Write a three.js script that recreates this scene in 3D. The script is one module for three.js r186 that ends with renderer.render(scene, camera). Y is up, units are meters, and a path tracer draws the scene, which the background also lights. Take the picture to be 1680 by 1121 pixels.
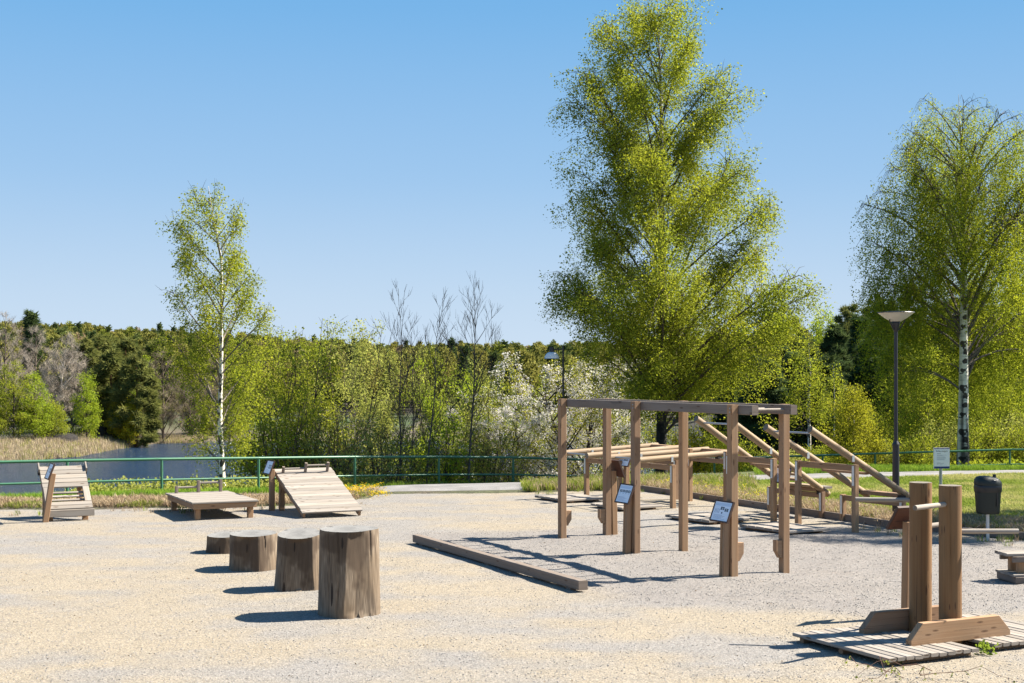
import * as THREE from 'three';
import { mergeGeometries } from 'three/addons/utils/BufferGeometryUtils.js';

// ---------------------------------------------------------------- camera, sky, sun, exposure
const EYE = 2.73, FOCAL = 2250, CX = 840, HORIZON = 613;      // metres; lens in pixels of a 1680 x 1121 picture
const scene = new THREE.Scene();
const camera = new THREE.PerspectiveCamera(2 * Math.atan(560.5 / FOCAL) * 180 / Math.PI, 1680 / 1121, 0.1, 3000);
camera.position.set(0, EYE, 0);
camera.lookAt(0, EYE, -10);
camera.setViewOffset(1680, 1121, 0, -52.5, 1680, 1121);
const renderer = new THREE.WebGLRenderer({ antialias: true });
renderer.toneMapping = THREE.LinearToneMapping;
renderer.toneMappingExposure = 3.1;
renderer.shadowMap.enabled = true;
renderer.setSize(1024, 683);

const SUN = new THREE.Vector3(0.95, 1.0, -0.27).normalize();
{
  const w = 512, h = 256, data = new Float32Array(w * h * 4);
  const stops = [[-90, .22, .27, .30], [-0.5, .24, .30, .35], [0, .350, .420, .500], [3, .305, .392, .490], [8, .195, .320, .474], [15, .105, .255, .450], [25, .066, .195, .395], [45, .046, .142, .315], [90, .033, .104, .250]];
  for (let j = 0; j < h; j++) for (let i = 0; i < w; i++) {
    const el = ((j + .5) / h - .5) * 180, az = ((i + .5) / w - .5) * 2 * Math.PI;
    let k = 0; while (k < stops.length - 2 && el > stops[k + 1][0]) k++;
    const a = stops[k], b = stops[k + 1], f = Math.min(1, Math.max(0, (el - a[0]) / (b[0] - a[0])));
    const r = el * Math.PI / 180, dx = Math.cos(r) * Math.cos(az), dy = Math.sin(r), dz = Math.cos(r) * Math.sin(az);
    const c = Math.max(0, dx * SUN.x + dy * SUN.y + dz * SUN.z), glow = el > 0 ? .35 * Math.pow(c, 12) : 0;
    const o = (j * w + i) * 4;
    for (let n = 0; n < 3; n++) data[o + n] = .585 * ((a[n + 1] + (b[n + 1] - a[n + 1]) * f) + glow * [.9, .95, 1][n]);
    data[o + 3] = 1;
  }
  const sky = new THREE.DataTexture(data, w, h, THREE.RGBAFormat, THREE.FloatType);
  sky.mapping = THREE.EquirectangularReflectionMapping;
  sky.magFilter = sky.minFilter = THREE.LinearFilter;
  sky.needsUpdate = true;
  scene.background = sky;
  scene.environment = sky;
}
const sun = new THREE.DirectionalLight(new THREE.Color(1.0, 0.93, 0.81), 5);
sun.position.copy(SUN).multiplyScalar(120).add(new THREE.Vector3(0, 0, -30));
sun.target.position.set(0, 0, -30);
sun.castShadow = true;
sun.shadow.mapSize.set(4096, 4096);
Object.assign(sun.shadow.camera, { left: -60, right: 60, top: 60, bottom: -60, near: 1, far: 400 });
scene.add(sun, sun.target);

// ---------------------------------------------------------------- small helpers
function rng(seed) { let a = seed >>> 0; return () => { a = a + 0x6D2B79F5 | 0; let t = Math.imul(a ^ a >>> 15, 1 | a); t = t + Math.imul(t ^ t >>> 7, 61 | t) ^ t; return ((t ^ t >>> 14) >>> 0) / 4294967296; }; }
const clamp = (x, a = 0, b = 1) => Math.min(b, Math.max(a, x));
const smooth = (a, b, x) => { const t = clamp((x - a) / (b - a)); return t * t * (3 - 2 * t); };
const lerp = (a, b, t) => a + (b - a) * t;
const V = (x, y, d) => new THREE.Vector3(x, y, -d);                 // d: metres away from the eye
const bearing = (x, d) => CX + FOCAL * x / d;                       // the direction of a place, as a column of the picture
const across = (column, d) => (column - CX) / FOCAL * d;            // and back
function table(rows, x, n = 1) {
  if (x <= rows[0][0]) return rows[0][n];
  for (let i = 1; i < rows.length; i++) if (x <= rows[i][0]) { const a = rows[i - 1], b = rows[i]; return lerp(a[n], b[n], (x - a[0]) / (b[0] - a[0])); }
  return rows[rows.length - 1][n];
}
// value noise that repeats after px, py cells
const hashTable = (() => { const r = rng(77), t = new Float32Array(65536); for (let i = 0; i < 65536; i++) t[i] = r(); return t; })();
const hash = (x, y, s) => hashTable[(Math.imul(x, 374761) + Math.imul(y, 668265) + Math.imul(s, 974711) ^ (x * 31 + y * 17) << 5) & 65535];
function noise(x, y, px = 1e6, py = 1e6, s = 0) {
  const x0 = Math.floor(x), y0 = Math.floor(y), fx = x - x0, fy = y - y0, w = n => n * n * (3 - 2 * n);
  const m = (a, b) => ((a % b) + b) % b, ax = m(x0, px), bx = m(x0 + 1, px), ay = m(y0, py), by = m(y0 + 1, py), u = w(fx);
  return lerp(lerp(hash(ax, ay, s), hash(bx, ay, s), u), lerp(hash(ax, by, s), hash(bx, by, s), u), w(fy));
}
function fbm(x, y, oct, s = 0, px = 1e6, py = 1e6) { let a = 0, g = .5, t = 0; for (let i = 0; i < oct; i++) { a += g * noise(x, y, px, py, s + i * 7); t += g; g *= .5; x *= 2; y *= 2; px *= 2; py *= 2; } return a / t; }

const names = {};
function numbered(n) { names[n] = (names[n] ?? -1) + 1; return names[n] ? `${n}_${String(names[n]).padStart(3, '0')}` : n; }
function tag(o, label, category, group) { o.userData.label = label; if (category) o.userData.category = category; if (group) o.userData.group = group; return o; }
function thing(name, label, category, pos, turn = 0, group) {
  const g = new THREE.Group(); g.name = numbered(name); g.position.copy(pos); g.rotation.y = turn; scene.add(g);
  return tag(g, label, category, group);
}
function part(name, geo, mat, parent, pos, rot) {
  const m = new THREE.Mesh(geo, mat); m.name = parent === scene ? numbered(name) : name;
  if (pos) m.position.set(...pos); if (rot) m.rotation.set(...rot);
  m.castShadow = m.receiveShadow = true; parent.add(m); return m;
}
function setting(name, geo, mat) { const m = part(name, geo, mat, scene); m.userData.kind = 'structure'; return m; }

// ---------------------------------------------------------------- textures
function texture(w, h, f, srgb = true) {
  const d = new Uint8Array(w * h * 4);
  for (let j = 0; j < h; j++) for (let i = 0; i < w; i++) { const c = f(i, j), o = (j * w + i) * 4; d[o] = clamp(c[0], 0, 255); d[o + 1] = clamp(c[1], 0, 255); d[o + 2] = clamp(c[2], 0, 255); d[o + 3] = 255; }
  const t = new THREE.DataTexture(d, w, h); t.wrapS = t.wrapT = THREE.RepeatWrapping; t.magFilter = THREE.LinearFilter; t.minFilter = THREE.LinearMipmapLinearFilter; t.generateMipmaps = true;
  if (srgb) t.colorSpace = THREE.SRGBColorSpace; t.needsUpdate = true; return t;
}
const mix3 = (a, b, t) => [lerp(a[0], b[0], t), lerp(a[1], b[1], t), lerp(a[2], b[2], t)];
// wood: grain runs along u; one repeat is 2 m x 0.5 m
function woodTexture(seed, light, dark, grey, greyness, knots) {
  const w = 1024, h = 512, r = rng(seed), ks = [];
  for (let i = 0; i < knots; i++) ks.push([r() * w, r() * h, 5 + r() * 7]);
  return texture(w, h, (i, j) => {
    let warp = 0, kn = 0;
    for (const [kx, ky, kr] of ks) { let dx = Math.abs(i - kx), dy = Math.abs(j - ky); dx = Math.min(dx, w - dx) / 2.0; dy = Math.min(dy, h - dy); const q = Math.hypot(dx, dy) / kr; if (q < 5) { warp += Math.exp(-q * q / 3) * 14; if (q < 1.2) kn = Math.max(kn, 1 - q * .6); } }
    const a = fbm(i / w * 4, (j + warp) / h * 48, 3, seed, 4, 48), b = noise(i / w * 6, (j + warp) / h * 170, 6, 170, seed + 3), c = fbm(i / w * 4, j / h * 6, 3, seed + 9, 4, 6);
    let col = mix3(dark, light, clamp(.15 + .75 * a + .25 * (b - .5)));
    col = mix3(col, grey, clamp(greyness * (.45 + 1.1 * (c - .3)) + .15 * (b - .5)));
    const crack = noise(i / w * 3, (j + warp) / h * 90, 3, 90, seed + 5) > .94 ? .5 : 1;
    col = mix3(col, [70, 44, 26], kn * .75);
    return [col[0] * crack, col[1] * crack, col[2] * crack];
  });
}
const T = {
  deck: woodTexture(3, [202, 190, 174], [134, 120, 106], [188, 181, 174], .9, 12),
  post: woodTexture(11, [192, 152, 112], [132, 96, 66], [168, 148, 128], .6, 12),
  log: woodTexture(23, [204, 174, 134], [150, 114, 78], [188, 172, 150], .75, 14),
  grey: woodTexture(31, [150, 134, 118], [104, 90, 78], [148, 140, 134], .6, 8),
};
// gravel: one repeat is 6 m
const gravelHeight = (() => {
  const n = 2048, a = new Float32Array(n * n), r = rng(5);
  for (let j = 0; j < n; j++) for (let i = 0; i < n; i++) a[j * n + i] = .45 * noise(i / 4, j / 4, 512, 512, 1) + .35 * noise(i / 2, j / 2, 1024, 1024, 2) + .2 * hash(i, j, 3);
  for (let k = 0; k < 15000; k++) {                                    // pebbles, light and dark
    const x = r() * n, y = r() * n, q = 1.0 + r() * r() * 3.2, s = .7 + r() * .6, v = r() < .55 ? -.30 - .25 * r() : .22 + .2 * r();
    for (let j = -6; j <= 6; j++) for (let i = -6; i <= 6; i++) { const e = Math.hypot(i * s, j) / q; if (e < 1) { const o = ((y + j + n | 0) % n) * n + ((x + i + n | 0) % n); a[o] += v * (1 - e * e); } }
  }
  return a;
})();
T.gravel = texture(2048, 2048, (i, j) => { const v = gravelHeight[j * 2048 + i], m = .78 + .62 * (v - .5), t = hash(i >> 2, j >> 2, 9) - .5; return [255 * (m + .03 * t), 255 * m, 255 * (m - .03 * t)]; });
T.gravelBump = texture(2048, 2048, (i, j) => { const v = 255 * clamp(gravelHeight[j * 2048 + i]); return [v, v, v]; }, false);
T.soil = texture(512, 512, (i, j) => { const a = fbm(i / 8, j / 8, 4, 40, 64, 64), b = hash(i, j, 4), m = .55 + .6 * (a - .5) + .3 * (b - .5); return [255 * m, 255 * m, 255 * m]; });
T.asphalt = texture(512, 512, (i, j) => { const a = fbm(i / 64, j / 64, 3, 50, 8, 8), b = hash(i, j, 6), m = 120 + 40 * (a - .5) + 50 * (b - .5); return [m * 1.02, m, m * .99]; });
// birch bark: u once round the stem, v along it, one repeat is 1.6 m
T.birch = texture(256, 512, (i, j) => {
  const a = fbm(i / 256 * 6, j / 512 * 10, 4, 60, 6, 10), l = noise(i / 256 * 5, j / 512 * 70, 5, 70, 61), p = fbm(i / 256 * 4, j / 512 * 5, 3, 63, 4, 5);
  let c = mix3([196, 190, 180], [236, 232, 224], a);
  if (l > .80 + .12 * noise(i / 256 * 9, j / 512 * 9, 9, 9, 65)) c = [62, 54, 48];
  if (p > .66) c = mix3(c, [48, 42, 38], .85);
  return c;
});
T.bark = texture(256, 512, (i, j) => { const a = fbm(i / 256 * 24, j / 512 * 14, 4, 70, 24, 14), b = noise(i / 256 * 40, j / 512 * 8, 40, 8, 72); const m = .35 + .75 * a * (.6 + .5 * b); return [255 * m, 246 * m, 236 * m]; });
// stump: u round, v up; split fibres and checks
T.stump = texture(1024, 512, (i, j) => {
  const u = i / 1024, v = j / 512, a = fbm(u * 70, v * 6, 3, 80, 70, 6), b = fbm(u * 8, v * 3, 4, 83, 8, 3), k = noise(u * 34, v * 2, 34, 2, 86), f = noise(u * 260, v * 12, 260, 12, 88);
  let c = mix3([92, 78, 65], [182, 165, 144], clamp(.12 + .7 * a + .45 * (f - .5)));
  c = mix3(c, [122, 102, 80], clamp(1.7 * (b - .42)));
  c = mix3(c, [196, 182, 162], clamp(2.2 * (.36 - b)));
  c = mix3(c, [84, 68, 54], .7 * smooth(.52, .66, fbm(u * 6, v * 3, 4, 87, 6, 3)));
  if (k > .89) c = mix3(c, [46, 36, 29], .8);
  return c;
});
T.stumpTop = texture(512, 512, (i, j) => {
  const x = i / 256 - 1, y = j / 256 - 1, q = Math.hypot(x, y), an = Math.atan2(y, x), n = fbm(x * 3 + 9, y * 3 + 9, 3, 90), ring = Math.sin((q + .06 * n) * 130), ck = noise((an + 4) * 3.2, q * 1.2, 1e6, 1e6, 92);
  let m = 150 + 10 * ring + 50 * (n - .5) + 26 * (hash(i, j, 7) - .5);
  if (ck > .94 && q < .9) m *= .7;
  return [m * 1.0, m * .985, m * .96];
});
T.ripple = texture(1024, 1024, (i, j) => { const u = i / 1024, v = j / 1024, m = 255 * (.5 * fbm(u * 22, v * 44, 3, 100, 22, 44) + .5 * fbm(u * 90, v * 190, 2, 104, 90, 190)); return [m, m, m]; }, false);
T.concrete = texture(256, 256, (i, j) => { const m = 205 + 40 * (fbm(i / 32, j / 32, 3, 110, 8, 8) - .5) + 24 * (hash(i, j, 8) - .5); return [m, m * .97, m * .92]; });
function canvasTexture(w, h, draw) { const c = document.createElement('canvas'); c.width = w; c.height = h; draw(c.getContext('2d'), w, h); const t = new THREE.CanvasTexture(c); t.colorSpace = THREE.SRGBColorSpace; return t; }

// ---------------------------------------------------------------- materials
const std = (o) => new THREE.MeshStandardMaterial({ roughness: .85, ...o });
const rgb = (r, g, b) => new THREE.Color().setRGB(r, g, b);
const M = {
  gravel: std({ map: T.gravel, bumpMap: T.gravelBump, bumpScale: .006, vertexColors: true, roughness: 1 }),
  ground: std({ map: T.soil, vertexColors: true, roughness: 1 }),
  asphalt: std({ map: T.asphalt, color: rgb(.92, .91, .90), roughness: .95 }),
  deck: [0, 1, 2].map(i => std({ map: T.deck, color: rgb(.46 + .08 * i, .45 + .077 * i, .435 + .073 * i), bumpMap: T.deck, bumpScale: .002 })),
  post: [0, 1, 2].map(i => std({ map: T.post, color: rgb(.84 - .10 * i, .79 - .09 * i, .715 - .06 * i), bumpMap: T.post, bumpScale: .002 })),
  log: [0, 1, 2].map(i => std({ map: T.log, color: rgb(.65 - .06 * i, .635 - .06 * i, .61 - .05 * i), bumpMap: T.log, bumpScale: .002, roughness: .75 })),
  beam: [0, 1].map(i => std({ map: T.grey, color: rgb(.74 - .08 * i, .71 - .08 * i, .685 - .07 * i), bumpMap: T.grey, bumpScale: .002 })),
  pillar: std({ map: T.log, color: rgb(.37, .265, .155), bumpMap: T.log, bumpScale: .003, roughness: .7 }),
  endGrain: std({ map: T.stumpTop, color: rgb(.52, .45, .37) }),
  stump: std({ map: T.stump, color: rgb(.66, .645, .62), bumpMap: T.stump, bumpScale: .008, roughness: .95 }),
  stumpTop: std({ map: T.stumpTop, color: rgb(.56, .56, .56), bumpMap: T.stumpTop, bumpScale: .004, roughness: .9 }),
  green: new THREE.MeshPhysicalMaterial({ color: rgb(.055, .165, .09), roughness: .38 }),
  galv: std({ color: rgb(.55, .57, .58), metalness: .55, roughness: .45 }),
  galvDark: std({ color: rgb(.32, .34, .36), metalness: .6, roughness: .5 }),
  black: std({ color: rgb(.012, .013, .015), roughness: .5 }),
  rubber: std({ color: rgb(.015, .015, .017), roughness: .85 }),
  lampBlack: std({ color: rgb(.018, .018, .022), roughness: .42 }),
  bin: new THREE.MeshPhysicalMaterial({ color: rgb(.004, .009, .006), roughness: .5 }),
  bag: std({ color: rgb(.008, .008, .01), roughness: .35 }),
  frame: std({ color: rgb(.055, .026, .017), roughness: .7 }),
  backboard: std({ map: T.post, color: rgb(.20, .10, .07), roughness: .8 }),
  concrete: std({ map: T.concrete, color: rgb(.58, .55, .49), bumpMap: T.concrete, bumpScale: .003, roughness: .95 }),
  rock: std({ map: T.soil, color: rgb(.075, .062, .053), roughness: 1 }),
  white: std({ color: rgb(.74, .74, .75), roughness: .5 }),
  lens: new THREE.MeshPhysicalMaterial({ color: rgb(.82, .80, .74), roughness: .6, transmission: .45, thickness: 0 }),
  birch: std({ map: T.birch, vertexColors: true, roughness: .9 }),
  bark: std({ map: T.bark, vertexColors: true, roughness: 1 }),
};
// ---------------------------------------------------------------- the lie of the land
const YARD = [[-900, 24], [-400, 26.5], [0, 27.5], [250, 27.8], [450, 28.3], [560, 28.9], [612, 30.4], [640, 31.2], [870, 31.4], [930, 31.8], [1060, 31.9], [1200, 28.7], [1460, 24.3], [1680, 22.5], [2100, 20], [3000, 15]];
const FENCE = [[-900, 26, -.25], [0, 31, -.27], [265, 33, -.33], [424, 34.5, -.40], [582, 36.3, -.48], [720, 38.5, -.61], [842, 40, -.72], [931, 41.2, -.86], [1090, 43.5, -1.0], [1225, 45.7, -1.08], [1436, 46.9, -1.01], [1655, 46.5, -.85], [2400, 44, -.8]];
const SHORE = [[-900, 105], [-300, 112], [0, 124], [60, 128], [130, 134], [200, 148], [250, 158], [400, 162], [700, 165], [1000, 150], [1100, 120], [1200, 80]];
const HILL = [[-500, 11], [0, 10], [250, 9], [450, 6.5], [650, 4], [900, 4], [1200, 4], [2000, 5]];
const WATER = -5.3;
function land(x, d) {
  if (d < 6) return -.06;
  const c = clamp(bearing(x, d), -3000, 4500), dy = table(YARD, c), df = table(FENCE, c), fy = table(FENCE, c, 2);
  if (d < dy) return lerp(.03, -.07, smooth(0, .35, dy - d));
  if (d < df) { const f = (d - dy) / (df - dy); return .03 + fy * Math.pow(f, table([[900, 2], [1060, 3], [1250, 5], [1400, 6]], c)) + .012 * (fbm(x * .9, d * .9, 2, 200) - .5) * smooth(0, 1, f * 3); }
  const e = d - df, dry = smooth(1030, 1200, c), ds = table(SHORE, c);
  const near = Math.max(fy - .27 * Math.max(0, e - .7) - .004 * e, -7), forest = fy - .045 * Math.min(e, 45) + .012 * Math.max(0, e - 60) + .5 * (fbm(x * .06, d * .06, 3, 210) - .5) * smooth(3, 20, e);
  let h = lerp(near, Math.max(forest, near), dry);
  const g = d - ds;
  if (g > -12) { const far = WATER + .02 + g * .09 * (g < 0 ? 2 : 1) - .085 * Math.max(0, g - 18) + table(HILL, c) * smooth(25, 300, g) + 1.5 * (fbm(x * .03, d * .03, 2, 220) - .5) * smooth(10, 60, g); h = Math.max(h, lerp(far, h, dry * smooth(300, 100, d))); }
  return h;
}
function lines(dense0, dense1, step, out0, out1) {
  const a = []; for (let v = dense0; v <= dense1; v += step) a.push(v);
  let s = step; for (let v = dense1 + s; v < out1; s *= 1.14, v += s) a.push(v); a.push(out1);
  s = step; const b = []; for (let v = dense0 - s; v > out0; s *= 1.14, v -= s) b.push(v); b.push(out0);
  return [...b.reverse(), ...a];
}
function sheet(xs, ds, y, colour, uvScale, keep) {
  const pos = [], uv = [], col = [], idx = [], n = xs.length;
  for (const d of ds) for (const x of xs) { pos.push(x, y(x, d), -d); uv.push(x * uvScale, d * uvScale); if (colour) col.push(...colour(x, d)); }
  for (let j = 0; j < ds.length - 1; j++) for (let i = 0; i < n - 1; i++) {
    if (keep && !keep((xs[i] + xs[i + 1]) / 2, (ds[j] + ds[j + 1]) / 2)) continue;
    const a = j * n + i; idx.push(a, a + 1, a + n + 1, a, a + n + 1, a + n);
  }
  const g = new THREE.BufferGeometry();
  g.setAttribute('position', new THREE.Float32BufferAttribute(pos, 3)); g.setAttribute('uv', new THREE.Float32BufferAttribute(uv, 2));
  if (colour) g.setAttribute('color', new THREE.Float32BufferAttribute(col, 3));
  g.setIndex(idx); g.computeVertexNormals(); return g;
}
function lawn(x, d) { const c = bearing(x, d); return smooth(1100, 1230, c) * smooth(0, .8, d - table(YARD, c) - 1.9) * (d < table(FENCE, c) ? 1 : 0); }
function groundColour(x, d) {
  const c = bearing(x, d), n = fbm(x * .5, d * .5, 3, 230), ds = table(SHORE, c), df = table(FENCE, c);
  const soil = [.27, .20, .14], grass = [.13, .19, .035], forest = [.07, .06, .035], reed = [.36, .29, .19], meadow = [.11, .19, .035];
  if (d < 8) return soil;
  if (d < df + 1) return mix3(mix3(soil, grass, smooth(.35, .6, n) * .6 + .25 * smooth(2, 4, d - table(YARD, c))), [.20, .25, .05], lawn(x, d));
  if (c < 1100 && d > ds - 14) return d < ds + 16 ? reed : mix3(meadow, forest, smooth(.4, .55, n + (d > ds + 50 ? .3 : 0)));
  return mix3(forest, grass, smooth(.5, .7, n) * .6);
}
setting('terrain', sheet(lines(-22, 24, .4, -900, 900), lines(20, 56, .4, -60, 1400), land, groundColour, 1 / 2.3), M.ground);

// the gravel yard: grey crushed stone under the bars, paler sandy stone elsewhere
const LOOSE = [[.4, 24.2], [-1.9, 23.2], [1.4, 16.2], [5.5, 15.2], [9.5, 19.5], [5.6, 24.6]];
function inside(poly, x, d) { let r = false; for (let i = 0, j = poly.length - 1; i < poly.length; j = i++) { const [a, b] = poly[i], [e, f] = poly[j]; if ((b > d) !== (f > d) && x < (e - a) * (d - b) / (f - b) + a) r = !r; } return r; }
function loose(x, d) { let s = 0; const w = 1.6 * (fbm(x * .7, d * .7, 2, 240) - .5), q = 1.6 * (fbm(x * .7, d * .7, 2, 245) - .5); for (const [a, b] of [[0, 0], [.35, 0], [-.35, 0], [0, .35], [0, -.35]]) if (inside(LOOSE, x + w + a, d + q + b)) s += .2; return s; }
function yardColour(x, d) {
  const n = fbm(x * .45, d * .8, 4, 250), m = fbm(x * 1.6, d * 2.4, 3, 255), l = loose(x, d);
  const sandy = smooth(.36, .66, .55 * n + .45 * m);
  let c = mix3([.325, .300, .274], [.405, .336, .240], sandy * .9);
  c = mix3(c, [.298, .269, .247], l * .92);
  const v = .94 + .12 * fbm(x * 3, d * 3, 2, 258);
  return [c[0] * v, c[1] * v, c[2] * v];
}
const range = (a, b, s) => { const r = []; for (let v = a; v <= b + 1e-6; v += s) r.push(v); return r; };
const yardY = (x, d) => .02 * (fbm(x * .6, d * .6, 3, 260) - .5) + loose(x, d) * .055 * (fbm(x * 3.4, d * 3.4, 2, 262) - .5) + .010 * (fbm(x * 4, d * 4, 2, 264) - .5);
setting('gravel_yard', sheet([-26, -22, -18, -15, ...range(-13, 13, .16), 15, 18, 22, 26], [-14, -8, -2, 4, 8, ...range(10, 32.6, .16)], yardY, yardColour, 1 / 6, (x, d) => d < table(YARD, bearing(x, Math.max(d, 6))) + .5), M.gravel);
setting('lake', sheet(range(-300, 300, 20), range(34, 420, 20), () => WATER, null, 1 / 9), new THREE.MeshPhysicalMaterial({ color: rgb(.014, .036, .075), roughness: .14, bumpMap: T.ripple, bumpScale: .28 }));
// footpath along the fence
{
  const near = [[-300, 28.6], [0, 29.2], [160, 29.7], [450, 30.6], [600, 31.1], [615, 31.0], [870, 31.5], [930, 32.9], [1060, 33.5], [1250, 34.3], [1400, 35.2], [1500, 35.9], [1650, 37.3], [2300, 41]];
  const far = [[-300, 29.9], [0, 30.4], [160, 30.9], [450, 32.6], [615, 34.8], [740, 36.2], [870, 37.2], [1060, 36.5], [1250, 36.6], [1400, 37.5], [1500, 38.1], [1650, 39.3], [2300, 43]];
  const pos = [], uv = [], idx = [], k = 9; let rows = 0;
  for (let c = -300; c <= 2300; c += 12, rows++) for (let i = 0; i < k; i++) { const d = lerp(table(near, c), table(far, c), i / (k - 1)), x = across(c, d); pos.push(x, land(x, d) + (i && i < k - 1 ? .04 : -.05), -d); uv.push(x / 3, d / 3); }
  for (let j = 0; j < rows - 1; j++) for (let i = 0; i < k - 1; i++) { const a = j * k + i; idx.push(a, a + k + 1, a + 1, a, a + k, a + k + 1); }
  const g = new THREE.BufferGeometry(); g.setAttribute('position', new THREE.Float32BufferAttribute(pos, 3)); g.setAttribute('uv', new THREE.Float32BufferAttribute(uv, 2)); g.setIndex(idx); g.computeVertexNormals();
  setting('footpath', g, M.asphalt);
}
// ---------------------------------------------------------------- wood and metal pieces
// a timber: chamfered along its length, grain along its longest side; sizes in x, y, z
const timberCache = new Map();
function timber(x, y, z, variant = 0) {
  const key = [x, y, z, variant].map(v => v.toFixed(3)).join();
  if (timberCache.has(key)) return timberCache.get(key);
  const L = Math.max(x, y, z), ax = L === x ? 0 : L === y ? 1 : 2, [w, h] = ax === 0 ? [z, y] : ax === 1 ? [x, z] : [x, y], c = Math.min(.008, w * .18, h * .18);
  const ring = [[-w / 2 + c, -h / 2], [w / 2 - c, -h / 2], [w / 2, -h / 2 + c], [w / 2, h / 2 - c], [w / 2 - c, h / 2], [-w / 2 + c, h / 2], [-w / 2, h / 2 - c], [-w / 2, -h / 2 + c]];
  const pos = [], uv = [], o = variant * .37, put = (l, p) => { if (ax === 0) pos.push(l, p[1], -p[0]); else if (ax === 1) pos.push(p[0], l, -p[1]); else pos.push(p[0], p[1], l); };
  let run = 0;
  for (let i = 0; i < 8; i++) {
    const a = ring[i], b = ring[(i + 1) % 8], len = Math.hypot(a[0] - b[0], a[1] - b[1]), q = [[-L / 2, a, run], [-L / 2, b, run + len], [L / 2, b, run + len], [L / 2, a, run]];
    for (const k of [0, 1, 2, 0, 2, 3]) { put(q[k][0], q[k][1]); uv.push(q[k][0] / 2 + o, q[k][2] / .5 + o * 1.7); }
    run += len;
  }
  for (const s of [-1, 1]) for (let i = 1; i < 7; i++) for (const k of s > 0 ? [0, i, i + 1] : [0, i + 1, i]) { put(s * L / 2, ring[k]); uv.push(ring[k][0] / 2 + o, ring[k][1] / .5 + o); }
  const g = new THREE.BufferGeometry(); g.setAttribute('position', new THREE.Float32BufferAttribute(pos, 3)); g.setAttribute('uv', new THREE.Float32BufferAttribute(uv, 2));
  // faces outward whichever axis is long
  g.computeVertexNormals(); const P = g.attributes.position, N = g.attributes.normal; let s = 0; for (let i = 0; i < P.count; i++) s += P.getX(i) * N.getX(i) + P.getY(i) * N.getY(i) + P.getZ(i) * N.getZ(i);
  if (s < 0) { const p = P.array, u = g.attributes.uv.array; for (let i = 0; i < P.count; i += 3) { for (let k = 0; k < 3; k++) { const t = p[(i + 1) * 3 + k]; p[(i + 1) * 3 + k] = p[(i + 2) * 3 + k]; p[(i + 2) * 3 + k] = t; } for (let k = 0; k < 2; k++) { const t = u[(i + 1) * 2 + k]; u[(i + 1) * 2 + k] = u[(i + 2) * 2 + k]; u[(i + 2) * 2 + k] = t; } } g.computeVertexNormals(); }
  timberCache.set(key, g); return g;
}
// a round pole along y with slightly uneven sides and flat ends (side material, end material)
function pole(r, L, seed = 1, seg = 16, uneven = .03, crack = null) {
  const rows = Math.max(3, Math.ceil(L / .25)), side = new THREE.CylinderGeometry(r, r, L, seg, rows, false), p = side.attributes.position, n = side.attributes.uv, nn = side.attributes.normal;
  for (let i = 0; i < p.count; i++) {
    const x = p.getX(i), y = p.getY(i), z = p.getZ(i), an = Math.atan2(z, x); let f = 1 + uneven * (noise(Math.cos(an) * 1.5 + 5 + seed, Math.sin(an) * 1.5 + y * .6 + 5, 1e6, 1e6, seed) - .5) * 2;
    if (crack !== null && Math.hypot(x, z) > r * .5) { let e = an - crack - .22 * (noise(y * 1.6 + 3, 2, 1e6, 1e6, seed) - .5); e = Math.atan2(Math.sin(e), Math.cos(e)); f -= .13 * Math.exp(-e * e / .0022) * smooth(-L * .25, L * .1, y); }
    p.setXYZ(i, x * f, y, z * f);
    if (Math.abs(nn.getY(i)) < .5) n.setXY(i, y / 2 + seed * .31, n.getX(i) * Math.round(2 * Math.PI * r / .5 + .5) + seed * .17);
  }
  const g = side; g.clearGroups(); const body = rows * seg * 6; g.addGroup(0, body, 0); g.addGroup(body, seg * 6, 1);
  return g;
}
const UP = new THREE.Vector3(0, 1, 0);
function between(mesh, a, b) { const v = b.clone().sub(a), m = a.clone().add(b).multiplyScalar(.5); mesh.position.copy(m); mesh.quaternion.setFromUnitVectors(UP, v.clone().normalize()); return mesh; }
function roundBar(name, parent, a, b, r, mat, seed = 1, seg = 12) { const A = new THREE.Vector3(...a), B = new THREE.Vector3(...b); return between(part(name, pole(r, A.distanceTo(B), seed, seg, .02), mat, parent), A, B); }
// a timber laid from a to b with its broad faces level
function laid(name, parent, a, b, w, t, mat, variant = 0) {
  const A = new THREE.Vector3(...a), B = new THREE.Vector3(...b), v = B.clone().sub(A), m = part(name, timber(v.length(), t, w, variant), mat, parent);
  m.position.copy(A).add(B).multiplyScalar(.5); m.rotation.order = 'YZX'; m.rotation.y = Math.atan2(-v.z, v.x); m.rotation.z = Math.atan2(v.y, Math.hypot(v.x, v.z)); return m;
}
const TURN = .459;                                                    // the yard's equipment stands square to this
const U = [-.443, .896], W = [.896, .443];                            // its two directions on the ground (right, away): along and across
const spot = (o, u, w) => [o[0] + U[0] * u + W[0] * w, o[1] + U[1] * u + W[1] * w];

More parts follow.
